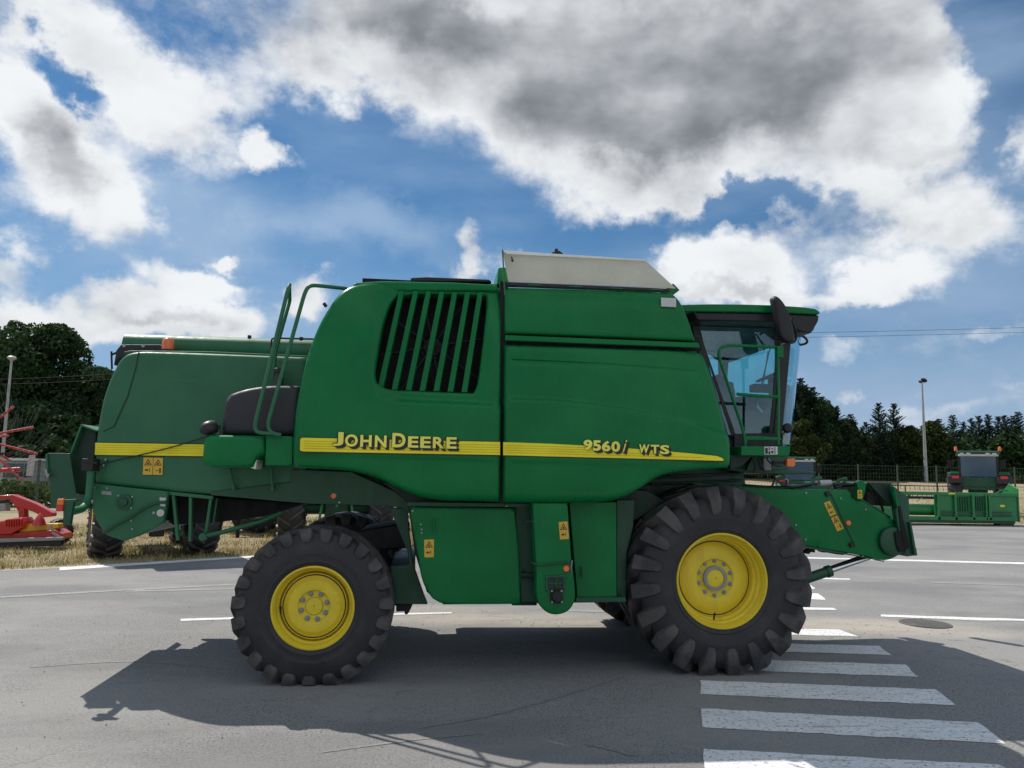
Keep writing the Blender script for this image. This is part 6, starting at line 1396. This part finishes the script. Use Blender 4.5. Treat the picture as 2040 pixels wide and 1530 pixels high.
# reel: tube, spiders, tine bars
ry, rz = YHd+.75, hz(1840, 992)
reel = MB().tube([(hxx(1600), ry, rz), (hxx(2016), ry, rz)], .06, 12).build('reel_tube', M['black_metal'], hd_)
for k in range(5):
    t = k*2*PI/5+PI/2+.0; yy, z_ = ry+math.cos(t)*.50, rz+math.sin(t)*.50; m = MB(); m.bar((hxx(1600), yy, z_), (hxx(2016), yy, z_), .035, .035)
    for i in range(44):
        x = hxx(1600)+(hxx(2016)-hxx(1600))*i/43; m.bar((x, yy, z_), (x, yy-.05, z_-.20), .012, .012)
    m.build('tine_bar', M['black_metal'], reel)
for x in (1720, 1826, 1930):
    m = MB()
    for k in range(5):
        t = k*2*PI/5+PI/2; m.bar((hxx(x), ry, rz), (hxx(x), ry+math.cos(t)*.50, rz+math.sin(t)*.50), .03, .05)
    m.build('reel_spider', M['black_metal'], reel)
MB().tube([(hxx(1826), YHd-.02, hz(1826, 998)), (hxx(1836), YHd-.05, hz(1836, 992))], .02, 6).build('reel_prop', M['steel'], hd_)
MB().box((hxx(1890), YHd-.025, hz(1890, 984.5)), (hxx(1903), YHd-.021, hz(1890, 982))).box((hxx(1994), YHd+.045, hz(1994, 1010)), (hxx(2003), YHd+.049, hz(1994, 1006))).build('yellow_label', M['decal_yellow'], hd_)
MB().tube([(hxx(1985), YHd+.1, hz(1985, 985)), (hxx(2000), YHd+.1, hz(2000, 976)), (hxx(2016), YHd+.2, hz(2016, 978))], .03, 8, smooth=.2).build('drive_shaft', M['green_bright'], hd_)

# ------------------------------------------------------------------ red machines on the left verge
Ym = 18.2
mw = thing('disc_mower', 'red and yellow disc mower lying on the dry grass at the lower left edge', 'mower', (W(60, 1085, Ym).x, Ym, 0))
def mplate(name, pts, Y, th, mat, bev=.01): return MB().prism(flat(pts, Y), Y, Y+th).build(name, M[mat], mw, bev=bev)
mplate('main_beam', [(-60, 992), (0, 987), (25, 985), (36, 990), (70, 1003), (105, 1022), (104, 1029), (88, 1031), (60, 1017), (40, 1012), (36, 1020), (30, 1010), (18, 994), (-60, 1002)], Ym+.3, .22, 'red', .02)
mplate('headstock', [(34, 1008), (48, 1012), (50, 1040), (38, 1042)], Ym+.3, .2, 'red', .02)
mplate('gearbox', [(-20, 1040), (6, 1038), (14, 1034), (44, 1031), (50, 1040), (46, 1052), (30, 1060), (22, 1066), (-20, 1066)], Ym-.1, .45, 'red', .03)
for k in range(7): mplate('gearbox_fin', [(10+k*5, 1035.5), (12+k*5, 1035.2), (12+k*5, 1049), (10+k*5, 1049)], Ym-.14, .06, 'red', .004)
mplate('cutter_guard', [(34, 1058), (48, 1047), (60, 1043), (116, 1043), (117, 1052), (100, 1056), (60, 1059), (40, 1062)], Ym+.05, .25, 'implement_yellow', .02)
mplate('cutter_bar', [(-30, 1066), (40, 1061), (96, 1057), (108, 1055), (124, 1064), (125, 1074), (-30, 1077)], Ym-.05, .5, 'red', .02)
MB().lathe([(.14, 0), (.10, .12), (.03, .24), (.001, .26)], W(78, 1046, Ym), (0, 0, 1), 16).build('top_cone', M['red'], mw, smooth=50, fixn=True)
mplate('skid_rail', [(-30, 1074), (124, 1070), (126, 1076), (-30, 1082)], Ym-.25, .1, 'grey', .01)
mplate('skirt_curtain', [(-30, 1081), (122, 1076), (120, 1088), (-30, 1092)], Ym-.2, .03, 'black', .0)
mplate('curved_guard', [(97, 1047), (102, 1045), (106, 1060), (118, 1068), (118, 1071), (104, 1064)], Ym-.2, .03, 'grey', .004)
mplate('winch_box', [(-20, 1005), (10, 1003), (12, 1018), (-20, 1020)], Ym+.2, .2, 'grey', .02)
for (px, py, R, Y, nm) in ((120, 1040, .30, Ym+.9, 0), (36, 1040, .28, Ym+1.6, 1)):
    c = W(px, py, Y); c.z = R; wh = bpy.data.objects.new('wheel', None); COL.objects.link(wh); wh.parent = mw; wh.location = c-base_of(mw); axv = (.75, -.65, 0)
    tyre_mesh('tyre', M['rubber'], wh, c, R, .20, R*.5, .012, 24, .03, 0, .3, axis=axv, side_len=.03, n=36)
    MB().lathe([(R*.52, .08), (R*.45, .06), (R*.35, .02), (.05, .04), (.001, .05)], c, axv, 24).lathe([(R*.52, -.08), (R*.45, -.06), (R*.35, -.02), (.05, -.04), (.001, -.05)], c, axv, 24).build('rim', M['grey'], wh, smooth=40, fixn=True)
Yt_ = 21.0
td = thing('rotary_tedder', 'folded red rotary tedder with thin wire tines at the left edge above the mower', 'hay tedder', (W(-60, 1040, Yt_).x, Yt_, 0))
hub = W(-50, 872, Yt_); MB().tube([hub, Vector((hub.x, hub.y, 0))], .09, 12).build('mast', M['red'], td)
MB().lathe([(.001, -.10), (.22, -.08), (.26, .0), (.22, .08), (.001, .10)], hub, (0, 1, .2), 20).build('rotor_hub', M['red'], td, smooth=40)
for k, (x, y, dy) in enumerate(((27, 810, .0), (66, 851, .3), (17, 868, -.2), (74, 904, .1), (45, 956, -.1), (20, 918, .3))):
    e = W(x, y, Yt_+dy); arm = MB().tube([hub, hub+(e-hub)*.62], .026, 8).tube([hub+(e-hub)*.60, e], .032, 8).build('rotor_arm', M['red'], td, smooth=50)
    dr = (e-hub).normalized(); pn = Vector((-dr.z, 0, dr.x)); m = MB()
    for i in range(8):
        a = e-dr*(.02+.07*i); o2 = pn*.55+dr*(.30-.02*i)+Vector((0, .15*math.sin(i), 0)); m.tube([a, a+o2], .0035, 4)
    t_ = m.build('tine_bundle', M['iron'], arm); t_['kind'] = 'stuff'
    m = MB()
    for i in range(4): q = e-dr*(.05+.14*i); m.lathe([(.034, -.012), (.040, 0), (.034, .012)], q, tuple(dr), 8, close=False)
    m.build('tine_clamps', M['grey'], arm)
sheet = MB(); a = W(56, 906, Yt_+.2); 
for i in range(4): sheet.add([(a.x+.03+i*.042, a.y+(.02 if i % 2 else -.02), a.z), (a.x+.03+(i+1)*.042, a.y+(-.02 if i % 2 else .02), a.z), (a.x+(i+1)*.042, a.y+(-.02 if i % 2 else .02), a.z-.54), (a.x+i*.042, a.y+(.02 if i % 2 else -.02), a.z-.54)], [(0, 3, 2, 1)])
sheet.build('white_guard_cloth', M['white'], td)
m = MB(); m.tube([W(-40, 940, Yt_), W(40, 935, Yt_)], .06, 8); m.build('frame_beam', M['red'], td)
MB().tube([W(-50, 905, Yt_+.1), W(30, 903, Yt_+.1)], .03, 6).build('frame_strut', M['black_metal'], td)
